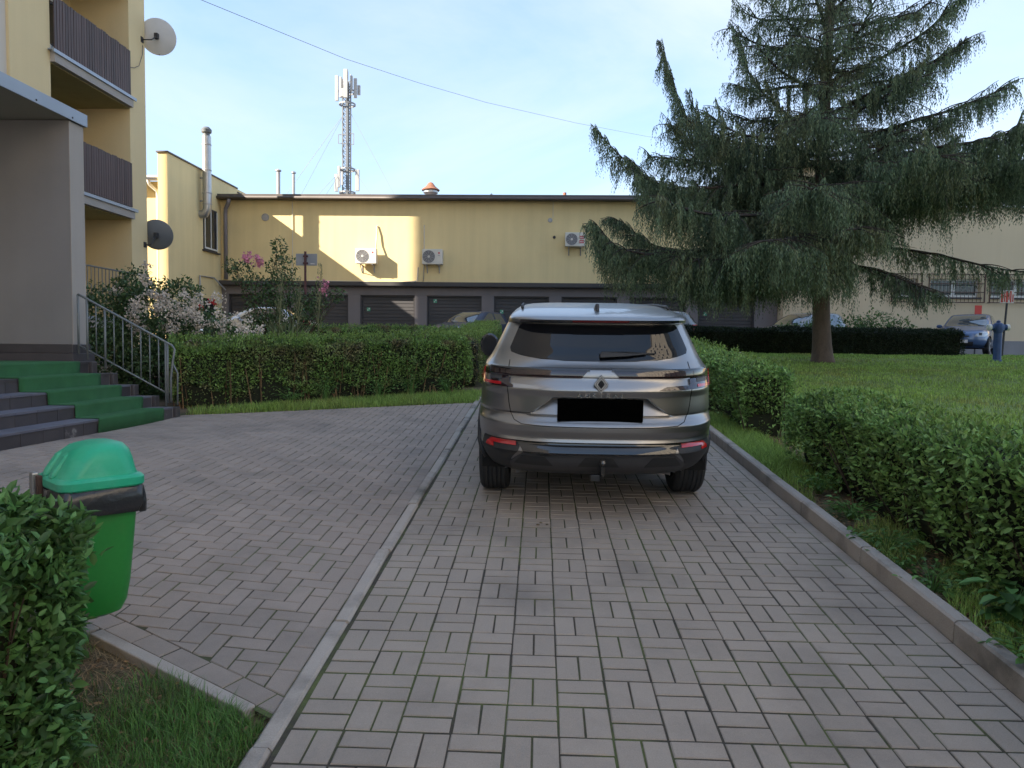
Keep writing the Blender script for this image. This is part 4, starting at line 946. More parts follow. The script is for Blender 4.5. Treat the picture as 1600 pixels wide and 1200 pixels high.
# ------------------------------------------------------------------ hedges
hedge('clipped_hedge', 'long clipped hedge behind the paved plaza with grass at its foot', [(-5.35, 10.08), (-1.35, 12.35)], 0.75, 0.92, 52000, 0.046, 'leaf_box', stems=260, tips=700, thin_low=0.4, rough=0.075, dep_=1.0, stem_mat='litter')
hedge('clipped_hedge', 'clipped hedge arm running away beside the drive behind the long hedge', [(-1.42, 12.75), (-1.5, 20.4)], 0.72, 0.86, 26000, 0.05, 'leaf_box', tips=600)
hedge('clipped_hedge', 'low clipped hedge at the back of the rose bed', [(-8.6, 20.9), (-1.2, 20.9)], 0.8, 0.70, 24000, 0.06, 'leaf_box', tips=300)
hedge('clipped_hedge', 'dark clipped hedge across the far side of the lawn', [(4.3, 22.4), (12.75, 22.4)], 0.85, 0.80, 30000, 0.065, 'leaf_dark')
hedge('clipped_hedge', 'leafy hedge block beyond the gap beside the parked car', [(2.60, 8.25), (2.62, 14.5)], 0.58, 0.81, 42000, 0.047, 'leaf_privet', full=True, stems=260, tips=260, thin_low=0.45)
hedge('clipped_hedge', 'loose leafy hedge along the kerb nearest the camera', [(2.76, 6.85), (2.74, 1.2)], 0.74, 0.75, 46000, 0.046, 'leaf_privet', full=True, stems=300, flat_top=(1.19, 1.02), rough=0.075, single=300, tips=420, thin_low=0.55, dep_=0.9)
hedge('privet_bush', 'broad leaved privet bush crowding the green litter bin', [(-1.86, 2.36), (-2.1, 1.25), (-2.2, 0.3)], 0.86, 1.0, 50000, 0.047, 'leaf_near', core_in=0.17, full=True, stems=120, rough=0.085, single=300, flat_top=1.11, cat='bush', dep_=1.0)

# ------------------------------------------------------------------ grass
def sample_rect(n, x0, x1, y0, y1): return RNG.uniform(x0, x1, n), RNG.uniform(y0, y1, n)
X, Y = [], []
n_ = 210000
u = RNG.uniform(0, 1, n_); Y = 5.5 + 17.6 * u ** 1.5; X = RNG.uniform(2.1, 16.5, n_)
ok = (X < Y * 0.78 + 0.6) & ~((X < 3.1) & (Y < 6.9)) & ~((X > 2.32) & (X < 2.9) & (Y > 8.3) & (Y < 14.4)) & ~((Y > 22.0) & (X < 12.6))
X, Y = X[ok], Y[ok]; P = np.stack([X, Y, 0 * X], 1); dens = vnoise(P, 0.9, 21) * 0.5 + 0.5
ok = RNG.uniform(size=len(X)) < 0.35 + 0.9 * dens; X, Y = X[ok], Y[ok]
Hh = RNG.uniform(0.025, 0.065, len(X)) * (1 + 0.4 * vnoise(np.stack([X, Y, 0 * X], 1), 1.7, 22))
blades('lawn_grass', 'mown lawn grass between the hedges and the larch', X, Y, np.maximum(Hh, 0.015), 0.004 + 0.0007 * Y, 'blade', 0.01)
# verge between the right kerb and the hedge
X, Y = sample_rect(15000, 2.07, 2.50, 6.0, 9.6); k_ = RNG.uniform(size=len(X)) < 0.35 + 0.65 * (Y > 6.6); X, Y = X[k_], Y[k_]
blades('verge_grass', 'longer verge grass in the gap between the two hedges', X, Y, RNG.uniform(0.05, 0.17, len(X)), np.full(len(X), 0.006), 'blade', 0.0, 0.6)
X, Y = sample_rect(11000, 2.07, 2.6, 1.8, 6.2); k_ = vnoise(np.stack([X, Y, 0 * X], 1), 3.0, 31) > -0.1; X, Y = X[k_], Y[k_]
blades('verge_grass', 'thin grass tufts along the kerb under the nearest hedge', X, Y, RNG.uniform(0.03, 0.14, len(X)), np.full(len(X), 0.0045), 'blade', 0.01, 0.7)
# strip in front of the long hedge
u = RNG.uniform(0, 1, 20000); X = -4.75 + 3.8 * u; e0 = FA.y + (X - FA.x) * fdir.y / fdir.x; wd = 0.35 + 0.75 * u
Y = e0 + 0.03 + wd * RNG.uniform(0, 1, len(X)) ** 0.8; dn_ = vnoise(np.stack([X, Y, 0 * X], 1), 2.0, 33) * 0.5 + 0.5; k_ = RNG.uniform(size=len(X)) < (0.12 + 0.6 * u + 0.5 * dn_ - 0.15); X, Y = X[k_], Y[k_]
blades('strip_grass', 'strip of rough grass at the foot of the long hedge', X, Y, RNG.uniform(0.04, 0.15, len(X)), np.full(len(X), 0.0065), 'blade', -0.02, 0.6)
# near corner beside the flush kerb
def near_ok(X, Y):
    yd = DA.y + (X - DA.x) * ddir.y / ddir.x - 0.075
    return (Y < yd) & (X < -1.022)
X, Y = sample_rect(42000, -2.1, -1.0, 1.3, 3.2); k_ = near_ok(X, Y); X, Y = X[k_], Y[k_]
dn_ = vnoise(np.stack([X, Y, 0 * X], 1), 3.4, 44) * 0.5 + 0.5 + 0.55 * np.clip((X + 1.45) * 1.6, -0.6, 0.6); k_ = RNG.uniform(size=len(X)) < dn_; X, Y = X[k_], Y[k_]
blades('corner_grass', 'lush grass filling the corner between the bush and the flush kerb', X, Y, RNG.uniform(0.03, 0.10, len(X)), np.full(len(X), 0.0034), 'blade_long', -0.035, 0.75)
X, Y = sample_rect(6000, -2.0, -1.05, 1.5, 3.1); k_ = near_ok(X, Y) & (vnoise(np.stack([X, Y, 0 * X], 1), 3.4, 44) < 0.25); X, Y = X[k_], Y[k_]
blades('dry_grass', 'dry yellow grass and straw between the bush and the green corner grass', X, Y, RNG.uniform(0.008, 0.045, len(X)), np.full(len(X), 0.0028), 'straw', -0.035, 3.0)
def flat_litter(name, label, X, Y, L, mat, zoff):
    P = np.stack([X, Y, G(X, Y) + zoff + RNG.uniform(0, 0.012, len(X))], 1); a = RNG.uniform(0, 6.283, len(X)); D = np.stack([np.cos(a), np.sin(a), RNG.normal(0, 0.25, len(X))], 1); N_ = np.stack([RNG.normal(0, 0.35, len(X)), RNG.normal(0, 0.35, len(X)), np.ones(len(X))], 1)
    LL = L * RNG.uniform(0.5, 1.4, len(X)); v, f = leaf_arrays(P, D, N_, LL, LL * 0.4); return tag(place(name, np_mesh(name, v, f, mat)), label, 'leaf litter', kind='stuff')
X, Y = sample_rect(7000, 2.07, 2.75, 1.6, 8.4); flat_litter('leaf_litter', 'brown dead leaves lying under the hedges along the kerb', X, Y, 0.035, 'litter', 0.028)
X, Y = sample_rect(900, -2.0, -1.05, 1.5, 3.1); k_ = near_ok(X, Y); flat_litter('leaf_litter', 'brown dead leaves lying in the corner beside the bush', X[k_], Y[k_], 0.03, 'litter', -0.02)
X = RNG.uniform(-4.75, -1.3, 1500); Y = FA.y + (X - FA.x) * fdir.y / fdir.x + RNG.uniform(0.02, 0.9, 1500); flat_litter('leaf_litter', 'brown dead leaves lying at the foot of the long hedge', X, Y, 0.03, 'litter', -0.01)

# ------------------------------------------------------------------ leafy plants and weeds
def weed(label, x, y, n, h, r, L, mat='leaf_weed', wid=0.55, group='weeds along the right kerb', name='weed', cat='weed', zoff=0.0):
    t = thing(name, label, cat, (x, y, g(x, y) + zoff), group=group)
    s = MB(); P, D = [], []
    for i in range(n):
        a = random.uniform(0, 6.283); rr = r * math.sqrt(random.random()); hh = h * random.uniform(0.45, 1.0)
        tip = Vector((rr * math.cos(a), rr * math.sin(a), hh)); s.tube([(0, 0, -0.01), (tip.x * 0.4, tip.y * 0.4, hh * 0.7), tip], [0.003, 0.0022, 0.0015], 4, cap=False)
        for q in range(3):
            b_ = a + random.gauss(0, 0.7); P.append(tip * (1 - 0.18 * q)); D.append((math.cos(b_), math.sin(b_), random.uniform(-0.35, 0.3)))
    P, D = np.array([tuple(p) for p in P]), np.array(D); LL = L * RNG.uniform(0.6, 1.2, len(P)); N_ = np.tile([0, 0, 1.0], (len(P), 1)) + RNG.normal(0, 0.25, (len(P), 3))
    s.build('stalks', 'leaf_weed', t, world=False); v, f = leaf_arrays(P, D, N_, LL, LL * wid, full=True)
    place('leaves', np_mesh('leaves', v, f, mat), t, world=False)
    return t
weed('big toothed nettle like weed under the nearest hedge beside the kerb', 2.33, 3.52, 16, 0.26, 0.13, 0.12, 'leaf_near', 0.62)
for i, (x, y, n, h, r, L) in enumerate(((2.20, 4.55, 22, 0.16, 0.17, 0.05), (2.17, 3.95, 22, 0.13, 0.16, 0.045), (2.25, 3.1, 30, 0.15, 0.20, 0.05), (2.27, 5.2, 18, 0.18, 0.14, 0.05), (2.21, 2.7, 20, 0.12, 0.18, 0.045), (2.3, 5.9, 16, 0.2, 0.14, 0.05), (2.16, 4.25, 12, 0.12, 0.12, 0.04))):
    weed('bright green weed clump beside the right kerb, ' + ('fifth from the camera', 'third from the camera', 'second from the camera', 'sixth from the camera', 'nearest the camera', 'farthest from the camera', 'small one fourth from the camera')[i], x, y, int(n * 1.8), h * 1.15, r * 1.35, L * 1.1)
for i, (x, y, h) in enumerate(((-3.2, 10.55, 0.42), (-2.05, 11.25, 0.40), (-2.5, 11.0, 0.36), (-3.65, 10.3, 0.3), (-1.5, 11.5, 0.36))):
    weed('light green shoot clump at the foot of the long hedge, ' + ('second from the steps', 'second from the drive', 'middle one of five', 'nearest the steps', 'nearest the drive')[i], x, y, 22, h, 0.24, 0.06, 'leaf_weed', 0.45, 'shoots at the foot of the long hedge', 'shoot_clump', 'plant')

def bush(name, label, blobs, n, L, mat, flowers=(), group=None, cat='bush', stems=24):
    """A loose shrub: leaves spread through several soft lumps, with flower heads on the outside."""
    bl_ = np.array(blobs, float); c0 = bl_[:, :3].mean(0); t = thing(name, label, cat, (float(c0[0]), float(c0[1]), g(c0[0], c0[1])), group=group)
    w = bl_[:, 3] ** 2; which = RNG.choice(len(bl_), n, p=w / w.sum()); d = rand_dir(n); r = RNG.uniform(0.25, 1.0, n) ** 0.45 * (1 + 0.22 * vnoise(d * 2.0 + which[:, None], 2.2, 3))
    P = bl_[which, :3] + d * (bl_[which, 3] * r)[:, None]; P[:, 2] = np.maximum(P[:, 2], G(P[:, 0], P[:, 1]) + 0.05)
    D = unit(d * 0.6 + rand_dir(n)); N_ = unit(rand_dir(n) * 0.7 + d * 0.5 + np.array([0, 0, 0.6])); LL = L * RNG.uniform(0.6, 1.2, n)
    v, f = leaf_arrays(P, D, N_, LL, LL * 0.55); tag(place('foliage', np_mesh('foliage', v, f, mat), t), kind='stuff')
    s = MB()
    for i in range(stems):
        q = bl_[random.randrange(len(bl_))]; b0 = Vector((c0[0] + random.gauss(0, 0.3), c0[1] + random.gauss(0, 0.2), 0)); b0.z = g(b0.x, b0.y); tp = Vector(q[:3]) + Vector(rand_dir(1)[0]) * q[3] * 0.8
        s.tube([b0, b0.lerp(tp, 0.5) + Vector((0, 0, 0.15)), tp], [0.012, 0.008, 0.004], 5, cap=False)
    tag(s.build('stems', 'twig', t), kind='stuff')
    for (cnt, size, per, fm, fname, fl_blobs, spread) in flowers:
        fb = np.array(fl_blobs, float); wq = fb[:, 3] ** 2; which = RNG.choice(len(fb), cnt, p=wq / wq.sum()); d = rand_dir(cnt); d[:, 1] = -np.abs(d[:, 1]) * 0.8; d[:, 2] = d[:, 2] * 0.8 + 0.2; d = unit(d)
        C = fb[which, :3] + d * (fb[which, 3] * RNG.uniform(0.85, 1.1, cnt))[:, None]
        P = np.repeat(C, per, 0) + RNG.normal(0, spread, (cnt * per, 3)); D = rand_dir(len(P)) + np.repeat(d, per, 0) * 0.6; LL = size * RNG.uniform(0.6, 1.2, len(P))
        v, f = leaf_arrays(P, D, rand_dir(len(P)) + np.repeat(d, per, 0), LL, LL * 0.8, fold=0.3); tag(place(fname, np_mesh(fname, v, f, fm), t), kind='stuff')
    return t
WB = [(-6.6, 11.6, 1.55, .62), (-5.85, 11.35, 1.75, .55), (-5.3, 11.25, 1.65, .48), (-4.75, 11.25, 1.45, .42), (-6.9, 12.2, 2.2, .5), (-7.6, 12.1, 2.0, .6), (-6.4, 12.4, 2.35, .42), (-7.3, 12.6, 2.6, .35), (-6.0, 11.1, 1.15, .6), (-6.9, 11.0, 1.2, .6), (-5.0, 11.4, 1.1, .5)]
bush('rose_bush', 'large rose bush covered in fading white flower clusters behind the handrail', WB, 27000, 0.07, 'leaf_rose',
     flowers=((140, 0.045, 20, 'petal_white', 'white_flowers', [(-6.2, 11.3, 2.05, .36), (-5.75, 11.2, 2.1, .34), (-5.25, 11.15, 2.02, .34), (-4.75, 11.15, 1.75, .30), (-5.5, 11.0, 1.8, .28), (-4.65, 11.1, 1.62, .22)], 0.038),
              (5, 0.05, 34, 'petal_white', 'large_white_blooms', [(-7.0, 12.2, 2.6, .35)], 0.035)))
bush('rose_bush', 'small rose with dark red blooms beside the white rose bush', [(-5.95, 12.7, 2.0, .3), (-5.9, 12.7, 1.5, .4)], 900, 0.05, 'leaf_rose',
     flowers=((3, 0.05, 22, 'petal_red', 'red_blooms', [(-5.85, 12.4, 2.22, .14)], 0.028),), stems=8)
PB = [(-6.05, 14.3, 3.05, .26), (-5.75, 14.3, 2.75, .30), (-5.25, 14.3, 3.15, .30), (-5.2, 14.3, 2.7, .36), (-5.3, 14.3, 3.6, .16), (-6.3, 14.3, 3.2, .15), (-5.6, 14.3, 2.3, .42), (-5.0, 14.3, 2.3, .42), (-5.5, 14.3, 1.8, .45), (-4.5, 14.3, 2.55, .26), (-4.1, 14.3, 2.62, .16), (-4.7, 14.3, 2.2, .35)]
bush('rose_bush', 'tall climbing rose with pink blooms standing in front of the yellow wall', PB, 5200, 0.07, 'leaf_rose',
     flowers=((9, 0.06, 30, 'petal_pink', 'pink_blooms', [(-5.75, 14.15, 3.28, .13), (-5.08, 14.1, 3.05, .1), (-4.38, 14.15, 2.78, .07), (-4.75, 14.1, 2.5, .05)], 0.04),), stems=40)
bush('garden_shrub', 'pale green loose shrub behind the dark far hedge', [(11.0, 24.0, 2.5, .5), (10.2, 24.0, 2.35, .5), (11.8, 24.0, 2.3, .45), (9.2, 24.0, 2.2, .5), (8.2, 24.1, 2.1, .45), (10.6, 24, 1.95, .7), (8.8, 24, 1.9, .7)], 4200, 0.11, 'leaf_shrub')
# yucca and tall dry stalks in the bed
yc = thing('yucca', 'yucca with stiff pale green sword leaves in the rose bed', 'plant', (-4.9, 13.6, g(-4.9, 13.6)))
P, D = [], []
for i in range(70):
    a = random.uniform(0, 6.283); el = random.uniform(0.35, 1.45); P.append((random.gauss(0, 0.12), random.gauss(0, 0.08), 0.45 + random.uniform(0, 0.15))); D.append((math.cos(a) * math.cos(el), math.sin(a) * math.cos(el), math.sin(el)))
P, D = np.array(P), np.array(D); v, f = leaf_arrays(P, D, rand_dir(len(P)), RNG.uniform(0.45, 0.75, len(P)), np.full(len(P), 0.045), full=True); place('leaves', np_mesh('leaves', v, f, 'yucca'), yc, world=False)
MB().tube([(0, 0, 0), (0, 0, 0.6)], 0.07, 8).build('stem', 'twig', yc, world=False)
for i, (x, y, h) in enumerate(((-5.0, 13.4, 2.05), (-4.72, 13.6, 1.95), (-4.28, 13.5, 2.2))):
    t = thing('seed_stalk', ('tall seed stalk rising out of the yucca', 'tall seed stalk between the yucca and the grey sign', 'tall seed stalk just past the grey sign post')[i], 'plant', (x, y, g(x, y)), group='seed stalks in the rose bed')
    s = MB(); s.tube([(0, 0, 0), (0.03, 0, h * 0.5), (0.10, 0, h)], [0.014, 0.010, 0.004], 5)
    for q in range(22):
        zz = h * random.uniform(0.42, 0.93); a = random.uniform(0, 6.28); l_ = random.uniform(0.15, 0.42) * (1.05 - zz / h) * 2; p0 = Vector((0.03 + 0.07 * max(0, zz / h - .5) * 2, 0, zz)); s.tube([p0, p0 + Vector((math.cos(a) * l_ * 0.35, math.sin(a) * l_ * 0.35, l_))], [0.006, 0.003], 4)
    s.build('stem', 'stalk', t, world=False)
    n = 260; zz = RNG.uniform(0.45, 1.0, n) * h; a = RNG.uniform(0, 6.28, n); rr = 0.16 * (1.15 - zz / h) * RNG.uniform(0.2, 1.2, n) + 0.01; P = np.stack([0.06 + rr * np.cos(a), rr * np.sin(a), zz], 1)
    v, f = leaf_arrays(P, rand_dir(n) * 0.4 + np.array([0, 0, 1.0]), rand_dir(n), RNG.uniform(0.02, 0.05, n), RNG.uniform(0.008, 0.014, n)); tag(place('seed_heads', np_mesh('seed_heads', v, f, 'stalk'), t, world=False), kind='stuff')

# ------------------------------------------------------------------ weeping larch
TX, TY = 7.24, 18.62
lt = thing('larch_tree', 'big weeping larch with long hanging twigs standing on the lawn', 'tree', (TX, TY, g(TX, TY)))
HT = 15.5
def trunk_x(z): return -0.12 * math.sin(z * 0.35) - 0.012 * z
def trunk_r(z): return max(0.03, 0.225 * (1 - z / HT) ** 0.8) + 0.10 * math.exp(-z / 0.28)
pts = [i * 0.5 for i in range(int(HT / 0.5) + 1)]
tb = MB(); tb.tube([(trunk_x(z), 0.02 * math.sin(z), z - 0.05) for z in pts[:1] + [0.12, 0.25] + pts[1:]], [trunk_r(z) for z in pts[:1] + [0.12, 0.25] + pts[1:]], 14)
tb.build('trunk', 'bark', lt, smooth=True, world=False)
limbs = MB(); TP, TD, TLn = [], [], []          # hanging twig roots, drift, length
def catmull(ps, n):
    ps = [Vector(p) for p in ps]; ps = [ps[0] * 2 - ps[1]] + ps + [ps[-1] * 2 - ps[-2]]; out = []
    m = len(ps) - 3
    for i in range(m):
        p0, p1, p2, p3 = ps[i:i + 4]
        for k in range(n):
            t = k / n; out.append(0.5 * ((2 * p1) + (p2 - p0) * t + (2 * p0 - 5 * p1 + 4 * p2 - p3) * t * t + (3 * p1 - p0 - 3 * p2 + p3) * t ** 3))
    return out + [ps[-2]]
def hang(p, d, L):
    TP.append(tuple(p)); TD.append(tuple(d)); TLn.append(L)
def limb(ps, r0=0.06, side=1.3, hl=0.7, dens=1.0, start=0.12, up_tip=0.0, bare=0.0):
    """One limb through the points ps with side branches; twigs hang from both."""
    c = catmull(ps, 7); n = len(c); limbs.tube(c, [0.75 * r0 * (1 - i / n) ** 0.9 + 0.006 for i in range(n)], 6, cap=False)
    L = sum((c[i + 1] - c[i]).length for i in range(n - 1))
    nb = int(L * 10 * dens)
    for q in range(nb):
        u = start + (1 - start) * (q + random.random()) / nb; k = min(n - 2, int(u * (n - 1))); p = c[k].lerp(c[k + 1], u * (n - 1) - k); t = (c[k + 1] - c[k]).normalized()
        a = random.choice((-1, 1)); s = t.cross(Vector((0, 0, 1)))
        if s.length < 0.2: s = Vector((random.gauss(0, 1), random.gauss(0, 1), 0))
        s.normalize(); d = (s * a * random.uniform(0.5, 1.1) + t * random.uniform(0.35, 0.9) + Vector((0, 0, random.uniform(-0.25, 0.25) + (0.8 * u * random.uniform(-0.4, 1.0) if p.z > 3.2 else 0.0)))).normalized()
        bl_ = side * (1.08 - u) * random.uniform(0.45, 1.1) + random.uniform(0.25, 0.65); m = 5
        pp = [p + d * bl_ * (j / m) + Vector((0, 0, -0.30 * bl_ * (j / m) ** 2)) for j in range(m + 1)]
        limbs.tube(pp, [0.014 * (1 - j / (m + 1)) + 0.003 for j in range(m + 1)], 4, cap=False)
        nt = max(4, int(bl_ * 37 * dens))
        for w in range(nt):
            if random.random() < 0.38 and p.z > 4.8: continue
            v = (w + random.random()) / nt; j = min(m - 1, int(v * m)); hp = pp[j].lerp(pp[j + 1], v * m - j)
            hang(hp, d * 0.25 + Vector((random.gauss(0, 0.12), random.gauss(0, 0.12), 0)), 1.35 * hl * random.uniform(0.3, 1.15) * (1 - 0.35 * u) * (1 - 0.3 * v))
    nt = int(L * 11 * dens)
    for w in range(nt):
        u = start + (1 - start) * (w + random.random()) / nt; k = min(n - 2, int(u * (n - 1))); p = c[k].lerp(c[k + 1], u * (n - 1) - k)
        hang(p, Vector((random.gauss(0, 0.25), random.gauss(0, 0.25), 0)), 1.3 * hl * random.uniform(0.3, 1.0) * (1.05 - 0.55 * u))
def tr(z): return (trunk_x(z), 0, z)
# limbs read off the photograph: left leaders, left skirts, right sweeps
limb([tr(4.0), (-1.7, -0.5, 4.5), (-3.1, -0.7, 5.2), (-3.9, -0.6, 6.3), (-4.4, -0.5, 7.8)], 0.085, 1.5, 0.7)
limb([tr(4.6), (-1.6, 0.2, 5.0), (-2.9, 0.2, 5.7), (-3.5, 0.2, 6.7)], 0.06, 1.35, 0.7)
limb([tr(4.4), (-2.0, -0.5, 4.7), (-3.4, -0.3, 5.0), (-4.6, -0.1, 5.2)], 0.06, 1.3, 0.75)
limb([tr(3.4), (-2.0, -0.2, 3.7), (-3.9, -0.1, 4.3), (-5.0, 0.0, 5.0), (-5.95, 0.1, 5.95)], 0.07, 1.3, 0.65)
limb([tr(2.9), (-2.0, -1.2, 2.9), (-4.2, -1.8, 2.5), (-5.4, -2.0, 2.6), (-5.95, -2.0, 3.05)], 0.065, 1.3, 1.0)
limb([tr(3.6), (-1.8, -1.9, 3.4), (-3.6, -3.0, 3.2), (-4.9, -3.5, 3.4)], 0.06, 1.35, 1.15)
limb([tr(3.2), (-1.2, -2.0, 3.0), (-2.2, -3.6, 2.6), (-3.0, -4.6, 2.4)], 0.06, 1.3, 1.05)
limb([tr(2.7), (-1.4, -0.9, 2.5), (-2.6, -1.7, 2.2), (-3.6, -2.2, 2.0)], 0.05, 1.1, 1.0)
limb([tr(4.8), (-1.5, -1.3, 5.2), (-2.8, -2.0, 5.2), (-3.6, -2.2, 5.6)], 0.06, 1.25, 0.8)
limb([tr(5.6), (-1.3, -0.4, 6.2), (-2.1, -0.4, 7.0), (-2.5, -0.3, 8.2)], 0.055, 1.0, 0.6)
limb([tr(3.0), (-2.2, 1.2, 2.9), (-4.0, 1.8, 3.2), (-5.2, 2.0, 4.0)], 0.055, 1.2, 0.7)
limb([tr(4.4), (1.8, -1.0, 4.7), (3.6, -1.3, 4.6), (5.6, -1.4, 5.0), (6.7, -1.4, 6.0)], 0.08, 1.35, 0.9)
limb([tr(3.9), (1.6, -2.0, 4.1), (3.2, -3.0, 4.1), (4.6, -3.6, 4.3)], 0.065, 1.35, 0.9)
limb([tr(4.9), (1.6, 0.5, 5.3), (3.4, 0.8, 5.5), (5.0, 0.9, 5.6), (6.6, 1.0, 5.9)], 0.06, 1.3, 0.8)
limb([tr(3.0), (1.2, -0.4, 2.9), (2.4, -0.6, 2.7), (3.9, -0.7, 2.35), (5.2, -0.7, 2.25), (7.2, -0.6, 2.35)], 0.05, 0.32, 0.62, dens=0.75, start=0.22)
limb([tr(2.6), (0.7, -1.0, 2.3), (1.2, -1.8, 1.9), (1.4, -2.2, 1.7)], 0.04, 0.7, 0.55)
limb([tr(6.2), (1.4, -0.5, 6.9), (2.3, -0.6, 7.4), (3.0, -0.6, 7.9)], 0.06, 1.2, 0.6)
limb([tr(5.4), (1.8, -0.8, 5.9), (2.9, -1.0, 6.2), (3.8, -1.0, 6.7)], 0.06, 1.2, 0.7)
limb([tr(4.2), (0.4, -1.8, 4.4), (0.6, -3.2, 4.2), (0.6, -4.0, 4.2)], 0.06, 1.3, 0.85)
limb([tr(3.3), (-0.3, -1.6, 3.3), (-0.6, -2.8, 3.0), (-0.8, -3.6, 2.8)], 0.055, 1.2, 0.75)
limb([tr(5.8), (0.6, -1.4, 6.2), (1.0, -2.4, 6.3)], 0.05, 1.2, 0.7)
limb([tr(6.6), (-0.6, -1.3, 7.1), (-1.2, -2.2, 7.3)], 0.05, 1.1, 0.65)
limb([tr(3.5), (-1.9, 0.4, 3.3), (-3.4, 0.5, 2.9), (-4.9, 0.3, 2.9)], 0.06, 1.4, 1.2)
limb([tr(3.1), (-1.6, -1.6, 2.8), (-3.2, -2.6, 2.3), (-4.4, -3.0, 2.3)], 0.06, 1.35, 1.1)
limb([tr(4.3), (-2.0, -1.0, 4.3), (-3.7, -1.4, 4.1), (-5.0, -1.5, 4.3)], 0.06, 1.35, 0.95)
limb([tr(2.8), (-0.9, -1.6, 2.5), (-1.6, -2.8, 2.1), (-2.0, -3.6, 2.0)], 0.05, 1.2, 0.75)
limb([tr(4.0), (-0.9, -2.2, 3.9), (-1.7, -3.8, 3.5), (-2.1, -4.6, 3.4)], 0.055, 1.35, 0.95)
limb([tr(4.6), (1.0, -1.9, 4.8), (1.9, -3.3, 4.7), (2.4, -4.1, 4.8)], 0.055, 1.35, 0.95)
limb([tr(4.6), (2.2, -0.2, 4.9), (4.2, -0.2, 4.8), (6.0, -0.1, 5.1)], 0.06, 1.4, 0.95)
limb([tr(5.0), (-1.0, -1.9, 5.3), (-1.7, -3.0, 5.3)], 0.05, 1.3, 0.9)
limb([tr(5.2), (-1.9, 0.3, 5.6), (-3.2, 0.5, 5.7), (-4.0, 0.6, 6.2)], 0.05, 1.2, 0.8)
limb([tr(7.0), (1.3, -0.8, 7.6), (2.0, -1.2, 8.1), (2.6, -1.4, 8.8)], 0.05, 1.1, 0.65)
limb([tr(7.4), (-1.2, -0.9, 7.9), (-2.2, -1.4, 8.5)], 0.05, 1.1, 0.65)
# the rest of the crown, all round the trunk
ga = 0.7
for i in range(60):
    z = 3.3 + (HT - 4.0) * (i / 60) ** 0.95; ga += 2.39996
    L = (4.3 - 0.26 * (z - 3)) * random.uniform(0.75, 1.1) * (0.8 if z < 6 else 1.0); L = max(0.8, min(L, 4.2 if z < 5 else max(1.0, 3.3 - 0.28 * (z - 5))))
    cx, cy = math.cos(ga), math.sin(ga); rise = 0.10 + 0.05 * max(0, z - 5)
    limb([tr(z), (trunk_x(z) + cx * L * 0.35, cy * L * 0.35, z + rise * L * 0.45), (trunk_x(z) + cx * L * 0.7, cy * L * 0.7, z + rise * L * 0.7), (trunk_x(z) + cx * L, cy * L, z + rise * L * 1.15 + 0.15)], 0.035 + 0.012 * L, 0.95, 0.6 if z > 6 else 0.7, dens=0.85)
for (p, q) in (((1.2, -0.3, 2.95), (3.35, -0.4, 2.5)), ((0.9, 0, 3.1), (2.3, 0.1, 2.95)), ((0, -0.1, 2.2), (0.5, -0.3, 2.0)), ((0, -0.2, 1.7), (-0.4, -0.4, 1.75))):
    limbs.tube([p, Vector(p).lerp(Vector(q), 0.5) + Vector((0, 0, 0.05)), q], [0.02, 0.012, 0.004], 5)
tag(limbs.build('limbs', 'branch', lt, world=False), kind='stuff')
# hanging twigs: thin chains of needle tufts that bend downwards
TPa, TDa, TLa = np.array(TP), np.array(TD), np.array(TLn)
low = TPa[:, 2] - TLa < 0.75; TLa[low] = np.maximum(0.12, TPa[low, 2] - 0.75 + RNG.uniform(-0.15, 0.25, low.sum()))
NT = len(TLa); step = 0.055; cnt = np.maximum(3, (TLa / step).astype(int)); tot = cnt.sum()
idx = np.repeat(np.arange(NT), cnt); kk = np.concatenate([np.arange(c) for c in cnt]); u = kk / np.repeat(cnt, cnt); Lk = u * TLa[idx]
P = TPa[idx].copy(); P[:, :2] += TDa[idx, :2] * (1 - np.exp(-2.2 * u))[:, None] * 0.35; P[:, 2] -= Lk * (0.55 + 0.45 * u)
P += RNG.normal(0, 0.008, P.shape)
D = np.zeros_like(P); a = RNG.uniform(0, 6.283, tot); D[:, 0] = np.cos(a) * 0.36; D[:, 1] = np.sin(a) * 0.36; D[:, 2] = -0.85 + RNG.normal(0, 0.2, tot)
LL = RNG.uniform(0.07, 0.115, tot) * (1.05 - 0.35 * u); v, f = leaf_arrays(P, D, rand_dir(tot), LL, LL * 0.25, fold=0.1)
# one random tint per hanging twig comes from joining its tufts by position noise in the material
tag(place('needles', np_mesh('needles', v, f, 'needle'), lt, world=False), kind='stuff')


# ------------------------------------------------------------------ vehicles
def pchip(x, y):
    """Monotone cubic through control points."""
    x, y = np.array(x, float), np.array(y, float); h = np.diff(x); dl = np.diff(y) / h; m = np.zeros(len(x)); m[0], m[-1] = dl[0], dl[-1]
    for i in range(1, len(x) - 1):
        if dl[i - 1] * dl[i] > 0: m[i] = 3 * (h[i - 1] + h[i]) / ((2 * h[i] + h[i - 1]) / dl[i - 1] + (h[i] + 2 * h[i - 1]) / dl[i])
    def f(q):
        q = np.clip(np.asarray(q, float), x[0], x[-1]); i = np.clip(np.searchsorted(x, q) - 1, 0, len(x) - 2); t = (q - x[i]) / h[i]
        return (1 + 2 * t) * (1 - t) ** 2 * y[i] + t * (1 - t) ** 2 * h[i] * m[i] + t * t * (3 - 2 * t) * y[i + 1] + t * t * (t - 1) * h[i] * m[i + 1]
    return f
